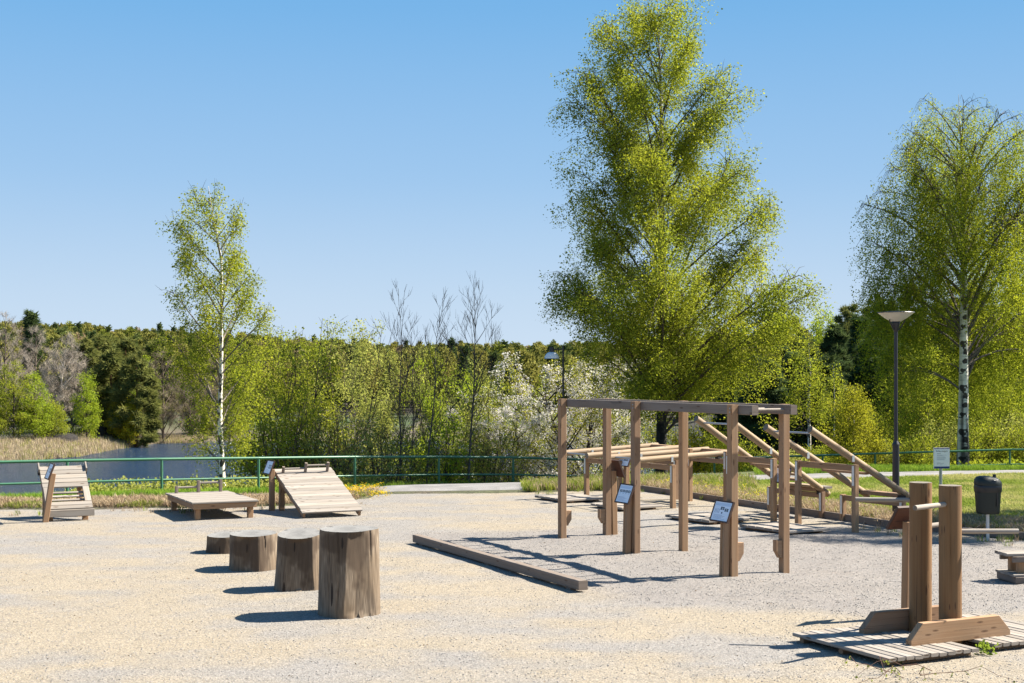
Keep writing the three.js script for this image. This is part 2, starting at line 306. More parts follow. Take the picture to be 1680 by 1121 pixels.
// ---------------------------------------------------------------- printed boards
function boardPrint(kind) {
  return canvasTexture(256, 256, (g, w, h) => {
    g.fillStyle = '#dfe6ef'; g.fillRect(0, 0, w, h); g.fillStyle = '#c3d0e2'; g.fillRect(14, 14, w - 28, 40);
    g.fillStyle = '#8d97ac'; for (let i = 0; i < 5; i++) g.fillRect(24, 178 + i * 13, 130 + (i * 47 % 70), 4);
    const fig = (x, y, s, k) => { g.fillStyle = '#121a26'; g.fillRect(x, y, s, s * .78); g.fillStyle = '#dfe6ef'; g.beginPath(); g.arc(x + s * .5, y + s * .2, s * .1, 0, 7); g.fill(); g.strokeStyle = '#dfe6ef'; g.lineWidth = s * .09; g.beginPath(); g.moveTo(x + s * .5, y + s * .3); g.lineTo(x + s * (.5 + .1 * k), y + s * .55); g.lineTo(x + s * .3, y + s * .75); g.moveTo(x + s * (.5 + .1 * k), y + s * .55); g.lineTo(x + s * .7, y + s * .74); g.moveTo(x + s * .2, y + s * (.3 + .1 * k)); g.lineTo(x + s * .8, y + s * .35); g.stroke(); };
    if (kind === 0) { fig(104, 66, 54, 1); fig(170, 84, 54, -1); g.fillStyle = '#74809a'; for (let i = 0; i < 4; i++) g.fillRect(26 + i * 20, 96, 6, 60); g.fillStyle = '#1c2a52'; g.fillRect(130, 136, 16, 24); }
    else if (kind === 1) { for (let i = 0; i < 4; i++) fig(22 + i * 56, 74, 46, i % 2 ? 1 : -1); g.fillStyle = '#74809a'; for (let i = 0; i < 4; i++) g.fillRect(30 + i * 56, 124, 30, 5); }
    else { for (let i = 0; i < 4; i++) fig(120 + (i % 2) * 58, 70 + (i >> 1) * 46, 50, i % 2 ? 1 : -1); g.fillStyle = '#74809a'; for (let i = 0; i < 5; i++) g.fillRect(26, 76 + i * 15, 74, 5); }
  });
}
const printMat = [0, 1, 2].map(k => std({ map: boardPrint(k), roughness: .35 }));
// a sloping instruction board on a plank post; its face looks to -x and up
function infoBoard(label, at, h, w, tall, kind, turn = TURN, opts = {}) {
  const t = thing('instruction_board', label, 'sign', V(at[0], 0, at[1]), turn, 'instruction boards of the outdoor gym');
  const lean = opts.lean ?? 0, top = [lean, h, 0];
  const pa = laid('post', t, [0, -.1, -.028], [top[0] + .03, h - .04, -.028], .045, .10, M.post[0], 1), pb = laid('post', t, [0, -.1, .028], [top[0] + .03, h - .04, .028], .045, .10, M.post[1], 2);
  const face = new THREE.Group(); face.name = 'board'; t.add(face); face.position.set(top[0] - .02, h, 0); face.rotation.z = opts.slope ?? 1.2;
  part('backing', timber(tall, .022, w, 1), M.backboard, face, [0, 0, 0]);
  const f = part('frame', mergeGeometries([[0, w / 2], [0, -w / 2]].map(([x, z]) => new THREE.BoxGeometry(tall + .02, .03, .018).translate(x, .008, z)).concat([1, -1].map(s => new THREE.BoxGeometry(.018, .03, w - .018).translate(s * tall / 2, .008, 0)))), M.frame, face);
  const g = new THREE.BoxGeometry(w - .02, .004, tall - .02); g.rotateY(-Math.PI / 2);
  part('print', g, printMat[kind], face, [0, .0145, 0]);
  return t;
}

// ---------------------------------------------------------------- monkey bars
{
  const o = [2.976, 18.5];
  const t = thing('monkey_bars', 'tall brown timber monkey bars with six posts and two long beams', 'monkey bars', V(o[0], 0, o[1]), TURN);
  const H = 2.31; let k = 0;
  for (const z of [0, -2.5, -4.83]) for (const x of [0, .86]) part('post', timber(.112, H + .25, .112, k % 4), M.post[k % 3], t, [x, (H - .25) / 2, z], [0, (k % 3 - 1) * .02, 0]), k++;
  for (const [x, i] of [[.110, 0], [.750, 1]]) {
    part('beam', timber(.105, .13, 2.72, i), M.beam[i], t, [x, H - .07, -1.0]);
    part('beam', timber(.105, .13, 2.72, i + 2), M.beam[1 - i], t, [x, H - .07, -3.725]);
  }
  for (let i = 0; i < 15; i++) roundBar('rung', t, [.16, H - .07, .18 - i * .36], [.70, H - .07, .18 - i * .36], .02, [M.deck[2], M.endGrain], i, 10);
  for (const z of [0, -4.83]) for (const [x, s] of [[0, 1], [.86, -1]]) {
    const sh = new THREE.Shape(); sh.moveTo(0, 0); sh.lineTo(s * .03, 0); sh.lineTo(s * .095, .10); sh.lineTo(s * .095, .24); sh.lineTo(0, .24); sh.lineTo(0, 0);
    const g = new THREE.ExtrudeGeometry(sh, { depth: .075, bevelEnabled: true, bevelSize: .004, bevelThickness: .004, bevelSegments: 1 });
    part('foot_step', g, M.post[1], t, [x + s * .06, .20, z - .04]);
  }
  for (const z of [0, -2.5, -4.83]) for (const [x, s] of [[0, -1], [.86, 1]]) for (const y of [H - .05, H - .1]) part('bolt', new THREE.CylinderGeometry(.011, .011, .012, 8).rotateZ(Math.PI / 2), M.galvDark, t, [x + s * .059, y, z + .02]);
}
infoBoard('printed instruction board with two pictures fixed beside the front post of the monkey bars', spot([2.976, 18.5], .02, -.13), .87, .40, .28, 0);
infoBoard('printed instruction board with a row of four pictures by the middle post of monkey bars', spot([2.976, 18.5], 2.55, -.13), .91, .38, .29, 1);
infoBoard('instruction board seen from its brown back by the far post of the monkey bars', spot([2.976, 18.5], 4.83, .86 + .14), 1.12, .42, .29, 2, TURN + Math.PI);

// low balance beam beside the bars
{
  const d = (y) => EYE * FOCAL / (y - HORIZON), a = [across(683, d(892)), d(892)], b = [across(957, d(972)), d(972)];
  const t = thing('balance_beam', 'long low squared timber beam lying on the gravel before the monkey bars', 'balance beam', V((a[0] + b[0]) / 2, 0, (a[1] + b[1]) / 2), Math.atan2(b[1] - a[1], b[0] - a[0]));
  const L = Math.hypot(a[0] - b[0], a[1] - b[1]);
  part('beam', timber(L, .12, .13, 1), M.beam[0], t, [0, .085, 0]);
  for (const s of [-1, 0, 1]) part('sleeper', timber(.12, .07, .1, 1), M.beam[1], t, [s * (L / 2 - .3), .005, 0]);
}

// ---------------------------------------------------------------- lever machines: two logs hinged on posts, with a handle bar and a standing slab
const ROW = { at: [5.87, 23.45], u: [-.517, .856], v: [.856, .517], turn: Math.atan2(.517, .856) };
const rowSpot = (t, s) => [ROW.at[0] + ROW.u[0] * t + ROW.v[0] * s, ROW.at[1] + ROW.u[1] * t + ROW.v[1] * s];
function machine(label, front, hinge, logs, frontH, hingeH, log, slab, extra) {
  const t = thing('lever_machine', label, 'gym machine', V(ROW.at[0], 0, ROW.at[1]), ROW.turn, 'wooden lever machines in a row');
  const L = (s, y, u) => [s, y, -u];
  const postAt = (s, u, h, v) => { const p = part('post', timber(.095, h + .2, .095, v), M.post[v % 3], t, L(s, (h - .2) / 2, u)); part('steel_plate', new THREE.BoxGeometry(.006, .34, .05), M.galv, p, [-.0515, h / 2 - .09, 0]); };
  front.forEach((u, i) => postAt(0, u, frontH, i)); hinge.forEach((u, i) => postAt(hinge.s, u, hingeH, i + 2));
  laid('crossbar', t, L(0, frontH - .06, front[0] + .05), L(0, frontH - .06, front[1] - .05), .045, .11, M.post[1], 1);
  laid('crossbar', t, L(hinge.s, log.hingeBar, hinge[0] + .05), L(hinge.s, log.hingeBar, hinge[1] - .05), .045, .10, M.post[2], 3);
  const hAt = s => log.h0 + log.slope * s, s0 = log.s0, s1 = log.s1;
  logs.forEach((u, i) => {
    const g = roundBar('log', t, L(s0, hAt(s0), u), L(s1, hAt(s1), u), .062, [M.log[i], M.endGrain], 3 + i, 14);
    part('bracket', new THREE.BoxGeometry(.05, .11, .012), M.galv, t, L(.01, hAt(0) - .03, u - .068));
    part('rubber_pad', new THREE.BoxGeometry(.1, .05, .1), M.rubber, t, L(hinge.s, hAt(hinge.s) - .085, u));
  });
  roundBar('handle_bar', t, L(s0 + .14, hAt(s0 + .14), logs[0] + .05), L(s0 + .14, hAt(s0 + .14), logs[1] - .05), .017, M.galvDark, 1, 10);
  laid('weight_plank', t, L(s1 - .14, hAt(s1 - .14) + .0, logs[0] + .064), L(s1 - .14, hAt(s1 - .14) + .0, logs[1] - .064), .20, .07, M.post[2], 2);
  if (log.tie !== undefined) laid('tie_bar', t, L(log.tie, hAt(log.tie) - .085, logs[0] + .02), L(log.tie, hAt(log.tie) - .085, logs[1] - .02), .10, .04, M.post[1], 2);
  if (extra) extra(t, L, hAt);
  return t;
}
const pair = (a, b, s) => Object.assign([a, b], { s });
machine('lever machine with two raised logs nearest the black lamp post', [0, 1.4], pair(.1, 1.55, 1.25), [.12, 1.22], 1.17, .49, { h0: 1.30, slope: -.527, s0: -.93, s1: 1.55, hingeBar: .43, tie: .42 });
machine('lever machine with raised logs and a slatted weight box between its lower log ends', [2.05, 3.3], pair(2.15, 3.6, 1.3), [2.2, 3.15], 1.17, .49, { h0: 1.33, slope: -.60, s0: -.93, s1: 1.5, hingeBar: .42, tie: .42 }, null, (t, L, hAt) => {
  for (let i = 0; i < 4; i++) laid('slat', t, L(.62 + i * .2, hAt(.62 + i * .2) - .01, 2.27), L(.62 + i * .2, hAt(.62 + i * .2) - .01, 3.08), .17, .045, M.log[i % 3], i);
  laid('slat', t, L(1.44, hAt(1.44) + .1, 2.12), L(1.44, hAt(1.44) + .1, 3.2), .2, .045, M.deck[0], 1);
});
machine('lever machine with level logs, between the weight box machine and the farthest one', [5.05, 6.35], pair(4.9, 6.1, 1.27), [5.15, 6.2], .88, 1.12, { h0: 1.02, slope: .035, s0: -.78, s1: 1.85, hingeBar: .91 });
machine('lever machine with level logs at the far end of the row', [6.9, 8.15], pair(6.55, 8.0, 1.25), [7.0, 8.0], .87, .86, { h0: 1.02, slope: .04, s0: -.78, s1: 1.85, hingeBar: .80 });
// standing slabs on the ground before the machines
[[.25, 1.55, -1.25, -.35, 'largest, by the machine nearest the lamp post'], [2.25, 3.55, -1.35, -.4, 'by the machine with the weight box'], [5.0, 6.1, -1.3, -.3, 'by the third machine'], [7.0, 8.25, -1.3, -.3, 'by the farthest machine']].forEach(([t0, t1, s0, s1, where], k) => {
  const c = rowSpot((t0 + t1) / 2, (s0 + s1) / 2), t = thing('standing_slab', `pale wooden standing platform on the gravel ${where}`, 'platform', V(c[0], 0, c[1]), ROW.turn, 'standing platforms before the machines');
  const n = 6, w = (t1 - t0) / n; for (let i = 0; i < n; i++) part('plank', timber(s1 - s0, .045, w - .008, i % 4), M.deck[(i + k) % 3], t, [0, .055 + .003 * (i % 3), (i - (n - 1) / 2) * w]);
  for (const s of [-.8, .8]) part('bearer', timber(.07, .05, t1 - t0 - .06, 1), M.post[1], t, [s * (s1 - s0) / 2 * .8, .01, 0]);
});
infoBoard('printed instruction board by the front post of the farthest lever machine', rowSpot(6.82, .1), .88, .40, .28, 2, ROW.turn);
infoBoard('narrow instruction board behind the machine with the weight box', rowSpot(1.93, .12), .86, .40, .28, 0, ROW.turn);

// ---------------------------------------------------------------- dip bars on two round pillars, with a split deck
{
  const o = [3.87, 13.3], p = (t, s) => spot(o, t, s), c = p(.37, .66);
  const t = thing('dip_station', 'two thick round timber pillars with splayed bars standing on long foot planks', 'dip bars', V(c[0], 0, c[1]), TURN);
  const L = (t_, s_, y) => [s_ - .66, y, -(t_ - .37)];
  const pa = L(.58, .66, 0), pb = L(.16, .66, 0);
  [pa, pb].forEach((q, i) => { const m = part('pillar', pole(.113, 1.8, 5 + i, 96, .03, Math.PI / 2 + TURN + i * 1.3 + .4 + (i ? .25 : -.55)), [M.pillar, M.endGrain], t, [q[0], .71, q[2]], [0, i * 1.3 + .4, 0]); });
  for (const [tt, s0] of [[.03, 1], [.71, 0]]) {
    const sh = new THREE.Shape(); sh.moveTo(-.65, 0); sh.lineTo(.65, 0); sh.lineTo(.65, .05); sh.lineTo(.50, .205); sh.lineTo(-.50, .205); sh.lineTo(-.65, .05); sh.lineTo(-.65, 0);
    const g = new THREE.ExtrudeGeometry(sh, { depth: .07, bevelEnabled: true, bevelSize: .004, bevelThickness: .004, bevelSegments: 1 });
    const u = g.attributes.uv, ps = g.attributes.position; for (let i = 0; i < u.count; i++) u.setXY(i, ps.getX(i) / 2 + s0 * .3, (ps.getY(i) + ps.getZ(i)) / .5 + .2);
    const q = L(tt, .65, .085); part('foot_plank', g, M.post[1 - s0 + (s0 ? 0 : 1)], t, [q[0], q[1], q[2] - .035]);
  }
  // the bars: high pair towards one side, low pair towards the other, both splayed
  const bar = (q, ang, len, y, k) => { const dx = Math.cos(ang), dz = Math.sin(ang); roundBar('bar', t, [q[0] - dx * .05, y, q[2] - dz * .05], [q[0] + dx * (len + .113), y, q[2] + dz * (len + .113)], .025, [M.deck[k], M.endGrain], k + 2, 12); };
  bar(pa, Math.PI + .60, .54, 1.425, 1); bar(pb, Math.PI - .27, .53, 1.425, 2); bar(pa, -.27, .55, 1.15, 0); bar(pb, .46, .57, 1.15, 2);
  const deck = (label, s0, s1, t0, t1) => {
    const a = p((t0 + t1) / 2, (s0 + s1) / 2), dk = thing('ground_deck', label, 'deck', V(a[0], 0, a[1]), TURN), n = Math.round((s1 - s0) / .105), w = (s1 - s0) / n, len = t1 - t0;
    for (let i = 0; i < n; i++) part('deck_board', timber(w - .009, .034, len, i % 4), M.deck[(i * 5 + 1) % 3], dk, [(i - (n - 1) / 2) * w, .067 + .002 * (i * 7 % 3), ((i * 5) % 4 - 1.5) * .006]);
    for (const z of [-.42, 0, .42]) part('joist', timber(s1 - s0 - .05, .05, .06, 2), M.post[2], dk, [0, .024, z * len]);
  };
  deck('slatted ground deck on the shaded side of the two pillars', -.6, .52, -.37, 1.06);
  deck('slatted ground deck on the sunny side of the two pillars', .80, 1.95, -.30, 1.10);
  infoBoard('instruction board behind the two pillars, its dark brown back showing', [4.40, 15.28], 1.12, .36, .30, 1, TURN - Math.PI / 2, { slope: .95 });
}

// ---------------------------------------------------------------- bench with a step, partly out of the picture
{
  const a = [across(1640, 18.05), 18.05], t = thing('step_bench', 'wooden bench with a low step platform beneath its seat', 'bench', V(a[0] + .62, 0, a[1] + .05), .12);
  for (let i = 0; i < 3; i++) part('seat_plank', timber(1.35, .04, .11, i), M.deck[i], t, [.06, .365, (i - 1) * .12]);
  part('apron', timber(1.2, .08, .04, 1), M.beam[0], t, [.06, .305, .17]); part('apron', timber(1.2, .08, .04, 2), M.beam[0], t, [.06, .305, -.17]);
  for (const x of [-.4, .52]) for (const z of [-.11, .11]) part('leg', timber(.09, .23, .09, 1), M.post[0], t, [x, .23, z]);
  for (let i = 0; i < 4; i++) part('step_plank', timber(1.25, .03, .12, i), M.deck[(i + 1) % 3], t, [.06, .105, (i - 1.5) * .13]);
  part('step_side', timber(1.2, .09, .05, 1), M.beam[1], t, [.06, .045, .24]); part('step_side', timber(1.2, .09, .05, 2), M.beam[1], t, [.06, .045, -.24]);
  part('step_end', timber(.05, .089, .44, 1), M.beam[1], t, [-.52, .044, 0]);
}

// ---------------------------------------------------------------- stepping stumps
function stump(label, x, d, r, h, seed, tilt, lean = 0, flat = .12, flare = .05) {
  const t = thing('stump', label, 'stump', V(x, 0, d), 0, 'row of stepping stumps');
  const seg = 200, rows = 22, cr = rng(900 + seed), cracks = Array.from({ length: 9 }, () => [cr() * 6.283, .25 + .7 * cr(), .03 + .05 * cr(), .011 + .012 * cr()]), pos = [], uv = [], idx = [], R = (an, y) => {
    let f = 1 + .09 * (noise(Math.cos(an) * 1.1 + 7, Math.sin(an) * 1.1 + 7 + y * .3, 1e6, 1e6, seed) - .5) * 2 + flare * (1 - y) * (1 - y);
    f += .010 * (noise(an * 9 + 40, y * 1.5, 1e6, 1e6, seed + 1) - .5) * 2 + .005 * (noise(an * 30 + 90, y * 5, 1e6, 1e6, seed + 6) - .5) * 2;
    const cut = Math.cos(an - (.55 + seed * .4)); const pd = .93 - flat * .18 + .02 * (noise(an * 7 + 20, y * 5, 1e6, 1e6, seed + 2) - .5); if (cut * f > pd && y < .97 + .06 * Math.sin(an * 9) * 0 && y > .08 * noise(an * 6, 1, 1e6, 1e6, seed)) f = pd / cut;   // a slice hewn off
    for (const [ca, cy, depth, wide] of cracks) { let e = an - ca - .05 * Math.sin(y * 5 + ca); e = Math.atan2(Math.sin(e), Math.cos(e)); if (Math.abs(e) < .08) f -= depth * Math.exp(-e * e / wide / wide) * smooth(cy - .3, cy, y); }
    return r * f;
  };
  for (let j = 0; j <= rows; j++) for (let i = 0; i <= seg; i++) {
    const an = i / seg * 2 * Math.PI, a2 = i === seg ? 0 : an, y = j / rows, q = R(a2, y) * (j === rows ? .985 : 1), px = Math.cos(a2) * q, pz = Math.sin(a2) * q;
    pos.push(px + lean * y * h, -.05 + y * (h + .05) + (j === rows ? .004 : 0) + y * tilt[0] * px + y * tilt[1] * pz, pz); uv.push(i / seg * Math.max(2, Math.round(r * 4)) * .5, y * h / 1.1 + seed * .23);
  }
  for (let j = 0; j < rows; j++) for (let i = 0; i < seg; i++) { const a = j * (seg + 1) + i; idx.push(a, a + seg + 1, a + 1, a + 1, a + seg + 1, a + seg + 2); }
  const g = new THREE.BufferGeometry(); g.setAttribute('position', new THREE.Float32BufferAttribute(pos, 3)); g.setAttribute('uv', new THREE.Float32BufferAttribute(uv, 2)); g.setIndex(idx); g.computeVertexNormals();
  part('trunk_side', g, M.stump, t);
  const tp = [0, 0, 0], tu = [.5, .5], ti = []; tp[1] = h; tp[0] = lean * h;
  for (let i = 0; i < seg; i++) { const an = i / seg * 2 * Math.PI, q = R(an, 1) * .985, px = Math.cos(an) * q, pz = Math.sin(an) * q; tp.push(px + lean * h, h + .004 + tilt[0] * px + tilt[1] * pz, pz); tu.push(.5 + .5 * px / r / 1.15, .5 + .5 * pz / r / 1.15); ti.push(0, 1 + (i + 1) % seg, 1 + i); }
  const tg = new THREE.BufferGeometry(); tg.setAttribute('position', new THREE.Float32BufferAttribute(tp, 3)); tg.setAttribute('uv', new THREE.Float32BufferAttribute(tu, 2)); tg.setIndex(ti); tg.computeVertexNormals();
  part('sawn_top', tg, M.stumpTop, t);
}
stump('tallest stepping stump, waist high with a level sawn top', across(572, 15.6), 15.6, .325, .96, 1, [0, -.01], 0, .3);
stump('knee high stepping stump with hewn side, next to the tallest one', across(489, 17.4), 17.4, .29, .70, 2, [0, -.13], .03, .55, .14);
stump('broad low stepping stump between the smallest and the knee high one', across(415, 19.2), 19.2, .345, .49, 3, [0, -.03], 0, .4);
stump('smallest stepping stump, barely shin high, at the end of the row', across(369, 21.0), 21.0, .275, .26, 4, [0, -.06], .03, .2, .1);

// ---------------------------------------------------------------- sloping sit-up board
{
  const o = [-3.93, 25.8], t = thing('sit_up_board', 'sloping slatted sit-up board with two foot rails at its top', 'exercise bench', V(o[0], 0, o[1]), TURN);
  const Wd = 1.17, D = 1.9, h0 = .10, h1 = .80, n = 15, len = Math.hypot(D, h1 - h0), ang = Math.atan2(h1 - h0, D), b = len / n;
  const slope = new THREE.Group(); slope.name = 'board'; t.add(slope); slope.position.set(Wd / 2, h0, 0); slope.rotation.x = ang;
  for (let i = 0; i < n; i++) part('plank', timber(Wd + .03, .034, b - .006, i % 4), M.deck[(i * 2 + 1) % 3], slope, [((i * 3) % 4 - 1.5) * .004, 0, -(i + .5) * b]);
  for (const x of [-Wd / 2 + .03, Wd / 2 - .03]) part('side_rail', timber(.05, .10, len - .05, 1), M.post[2], slope, [x, -.068, -len / 2]);
  const zt = -(len - .2);
  [[-.46, .12], [.0, .19], [.46, .19]].forEach(([x, h], i) => part('rail_post', timber(.05, h + .02, .05, 1), M.beam[0], slope, [x, .017 + h / 2, zt]));
  roundBar('foot_rail', slope, [-.46, .10, zt], [0, .10, zt], .02, M.deck[0], 1, 10); roundBar('foot_rail', slope, [0, .16, zt], [.46, .16, zt], .02, M.deck[0], 2, 10);
  for (const x of [.09, Wd - .09]) part('leg', timber(.1, .78, .1, 1), M.post[1], t, [x, .29, -D + .22]);
  laid('brace', t, [.14, .38, -D + .22], [Wd - .14, .38, -D + .22], .04, .09, M.post[0], 1);
}
infoBoard('small instruction board at the top corner of the sloping sit-up board', spot([-3.93, 25.8], 1.72, -.10), .86, .42, .27, 2, TURN, { lean: -.03 });

// ---------------------------------------------------------------- low platform with foot rails
{
  const o = [-5.9, 25.4], t = thing('exercise_platform', 'low flat slatted platform on short legs with two foot rails', 'platform', V(o[0], 0, o[1]), TURN);
  const Wd = 1.2, D = 2.3, H = .34, n = 17, b = D / n;
  for (let i = 0; i < n; i++) part('plank', timber(Wd + .05, .034, b - .005, i % 4), M.deck[(i * 2) % 3], t, [Wd / 2 + ((i * 3) % 4 - 1.5) * .004, H - .017, -(i + .5) * b + .03]);
  for (const z of [-.03, -D + .09]) part('apron', timber(Wd, .10, .045, 1), M.post[0], t, [Wd / 2, H - .085, z]);
  for (const x of [.025, Wd - .025]) part('apron', timber(.045, .099, D - .18, 2), M.post[1], t, [x, H - .086, -D / 2 + .03]);
  for (const x of [.10, Wd - .10]) for (const z of [-.12, -D + .2]) part('leg', timber(.1, H - .03, .1, 1), M.post[0], t, [x, (H - .09) / 2 - .01, z]);
  [[.16, .14], [.6, .24], [1.05, .24]].forEach(([x, h]) => part('rail_post', timber(.06, h, .06, 1), M.beam[0], t, [x, H + h / 2, -D + .16]));
  roundBar('foot_rail', t, [.16, H + .11, -D + .16], [.6, H + .11, -D + .16], .022, M.deck[0], 1, 10); roundBar('foot_rail', t, [.6, H + .19, -D + .16], [1.05, H + .19, -D + .16], .022, M.deck[0], 2, 10);
}

// ---------------------------------------------------------------- back stretching board with an opening and rungs
{
  const o = [-8.56, 25.2], t = thing('back_board', 'steep slatted back board with an open window of rungs', 'exercise bench', V(o[0], 0, o[1]), TURN);
  const Wd = .83, D = 1.0, h0 = .22, h1 = .95, len = Math.hypot(D, h1 - h0), ang = Math.atan2(h1 - h0, D);
  const s = new THREE.Group(); s.name = 'board'; t.add(s); s.position.set(Wd / 2, h0, 0); s.rotation.x = ang;
  const row = (z0, z1, k, w = Wd, x = 0) => part('plank', timber(w, .034, Math.abs(z1 - z0) - .006, k % 4), M.deck[k % 3], s, [x, 0, -(z0 + z1) / 2]);
  row(0, .10, 0); row(.10, .20, 1);
  for (let i = 0; i < 5; i++) row(len - .62 + i * .124, len - .62 + (i + 1) * .124, i);
  const zo0 = .20, zo1 = len - .62;
  for (const x of [-1, 1]) part('plank', timber(.12, .034, zo1 - zo0 - .004, 1), M.deck[x + 1], s, [x * (Wd / 2 - .06), 0, -(zo0 + zo1) / 2]);
  for (let i = 0; i < 4; i++) part('rung', timber(Wd - .2, .03, .045, i), M.deck[i % 3], s, [0, -.07, -(zo0 + .03 + i * .105)]);
  for (const x of [-1, 1]) { part('side_rail', timber(.045, .10, len - .02, 1), M.post[2], s, [x * (Wd / 2 - .025), -.068, -len / 2]); part('top_peg', timber(.03, .09, .2, 1), M.deck[0], s, [x * (Wd / 2 + .017), .03, -len + .06]); part('grip', new THREE.BoxGeometry(.03, .05, .1), M.rubber, s, [x * (Wd / 2 + .018), -.045, -len + .12]); }
  part('front_plank', timber(Wd + .04, .13, .045, 2), M.deck[1], t, [Wd / 2, .15, .03]);
  for (const x of [.08, Wd - .12]) { part('leg', timber(.1, .3, .1, 1), M.post[1], t, [x, .05, -.12]); part('leg', timber(.09, .8, .09, 2), M.post[0], t, [x, .32, -D + .22]); }
}
infoBoard('narrow instruction board on a leaning plank before the steep back board', spot([-8.56, 25.2], -.05, -.04), .93, .44, .29, 2, TURN, { lean: .12 });

// ---------------------------------------------------------------- timber edging of the yard
{
  const t = thing('timber_edging', 'weathered brown timber edging between the gravel and the dry planting', 'edging', V(6, 0, 25));
  const pts = [[1050, 32], [1125, 30.3], [1200, 28.7], [1290, 27], [1375, 25.6], [1460, 24.3], [1570, 23.3], [1680, 22.5], [1800, 21.6]].map(([c, d]) => [across(c, d), d]);
  for (let i = 0; i < pts.length - 1; i++) laid('board', t, [pts[i][0] - 6, .045, 25 - pts[i][1]], [pts[i + 1][0] - 6, .045, 25 - pts[i + 1][1]], .055, .16, M.beam[i % 2], i % 4);
}
// ---------------------------------------------------------------- green pipe fence
{
  const cols = [-210, -60, 110, 265, 424, 582, 720, 842, 960, 1075, 1172, 1265, 1350, 1436, 1545, 1657, 1775];
  const pts = cols.map(c => { const d = table(FENCE, c); return V(across(c, d), table(FENCE, c, 2), d); }), t = thing('pipe_fence', 'green painted two-rail steel pipe fence above the lake', 'fence', pts[0].clone());
  const r = p => p.clone().sub(pts[0]);
  pts.forEach((p, i) => { const q = r(p); part('post', new THREE.CylinderGeometry(.034, .034, 1.26, 12), M.green, t, [q.x, .33, q.z].map((v, k) => k === 1 ? q.y + .34 : v)); });
  for (let i = 0; i < pts.length - 1; i++) for (const [h, k] of [[1.0, .034], [.5, .026]]) {
    const a = r(pts[i]), b = r(pts[i + 1]); a.y += h; b.y += h;
    if (h < .9) { const v = b.clone().sub(a).normalize().multiplyScalar(.03); a.add(v); b.sub(v); }
    between(part('rail', new THREE.CylinderGeometry(k, k, a.distanceTo(b), 12), M.green, t), a, b);
  }
}
// ---------------------------------------------------------------- lamps
{
  const d = 25.2, x = across(1470, d), y = land(x, d), t = thing('street_lamp', 'black lamp post with wide upturned cone head beside the lawn', 'street lamp', V(x, y, d));
  part('sleeve', new THREE.CylinderGeometry(.062, .066, 1.44, 20), M.lampBlack, t, [0, .68, 0]);
  part('collar', new THREE.CylinderGeometry(.04, .066, .06, 20), M.lampBlack, t, [0, 1.43, 0]);
  part('pole', new THREE.CylinderGeometry(.033, .036, 2.2, 16), M.lampBlack, t, [0, 2.5, 0]);
  const lathe = (p, seg = 32) => new THREE.LatheGeometry(p.map(q => new THREE.Vector2(...q)), seg);
  part('neck', lathe([[.035, 3.46], [.05, 3.52], [.075, 3.62], [.078, 3.66], [0, 3.66]]), M.lampBlack, t);
  part('diffuser', lathe([[.09, 3.655], [.2, 3.72], [.325, 3.815], [.322, 3.818], [.19, 3.728], [.08, 3.665], [.09, 3.655]]), M.lens, t);
  part('lid', lathe([[.335, 3.812], [.338, 3.828], [.2, 3.838], [0, 3.842]]), M.lampBlack, t);
  part('burner', lathe([[0, 3.66], [.03, 3.66], [.03, 3.74], [.022, 3.75], [0, 3.75]], 12), M.galvDark, t, [.05, 0, 0]);
  for (let i = 0; i < 3; i++) { const a = i * 2.094 + .5, c = new THREE.QuadraticBezierCurve3(new THREE.Vector3(Math.cos(a) * .05, 3.5, Math.sin(a) * .05), new THREE.Vector3(Math.cos(a) * .12, 3.58, Math.sin(a) * .12), new THREE.Vector3(Math.cos(a) * .17, 3.69, Math.sin(a) * .17)); part('arm', new THREE.TubeGeometry(c, 8, .012, 6), M.lampBlack, t); }
}
{
  const d = 40, x = across(924, d), y = land(x, d), t = thing('path_lamp', 'path lamp with a pale bell shade hung from a short arm', 'street lamp', V(x, y, d)), top = EYE + 46 * d / FOCAL - y;
  part('pole', new THREE.CylinderGeometry(.026, .034, top, 14), M.lampBlack, t, [0, top / 2, 0]);
  part('arm', new THREE.CylinderGeometry(.017, .017, .3, 10).rotateZ(Math.PI / 2), M.lampBlack, t, [-.16, top - .11, 0]);
  part('housing', new THREE.CylinderGeometry(.068, .076, .15, 18), M.lampBlack, t, [-.33, top - .12, 0]);
  const p = [[.07, 0], [.12, -.015], [.17, -.06], [.205, -.12], [.222, -.19], [.215, -.19], [.196, -.12], [.16, -.065], [.11, -.025], [0, -.02]].map(q => new THREE.Vector2(...q));
  part('shade', new THREE.LatheGeometry(p, 32), M.white, t, [-.33, top - .195, 0]);
  part('rim', new THREE.TorusGeometry(.215, .011, 8, 32).rotateX(Math.PI / 2), M.lampBlack, t, [-.33, top - .39, 0]);
}
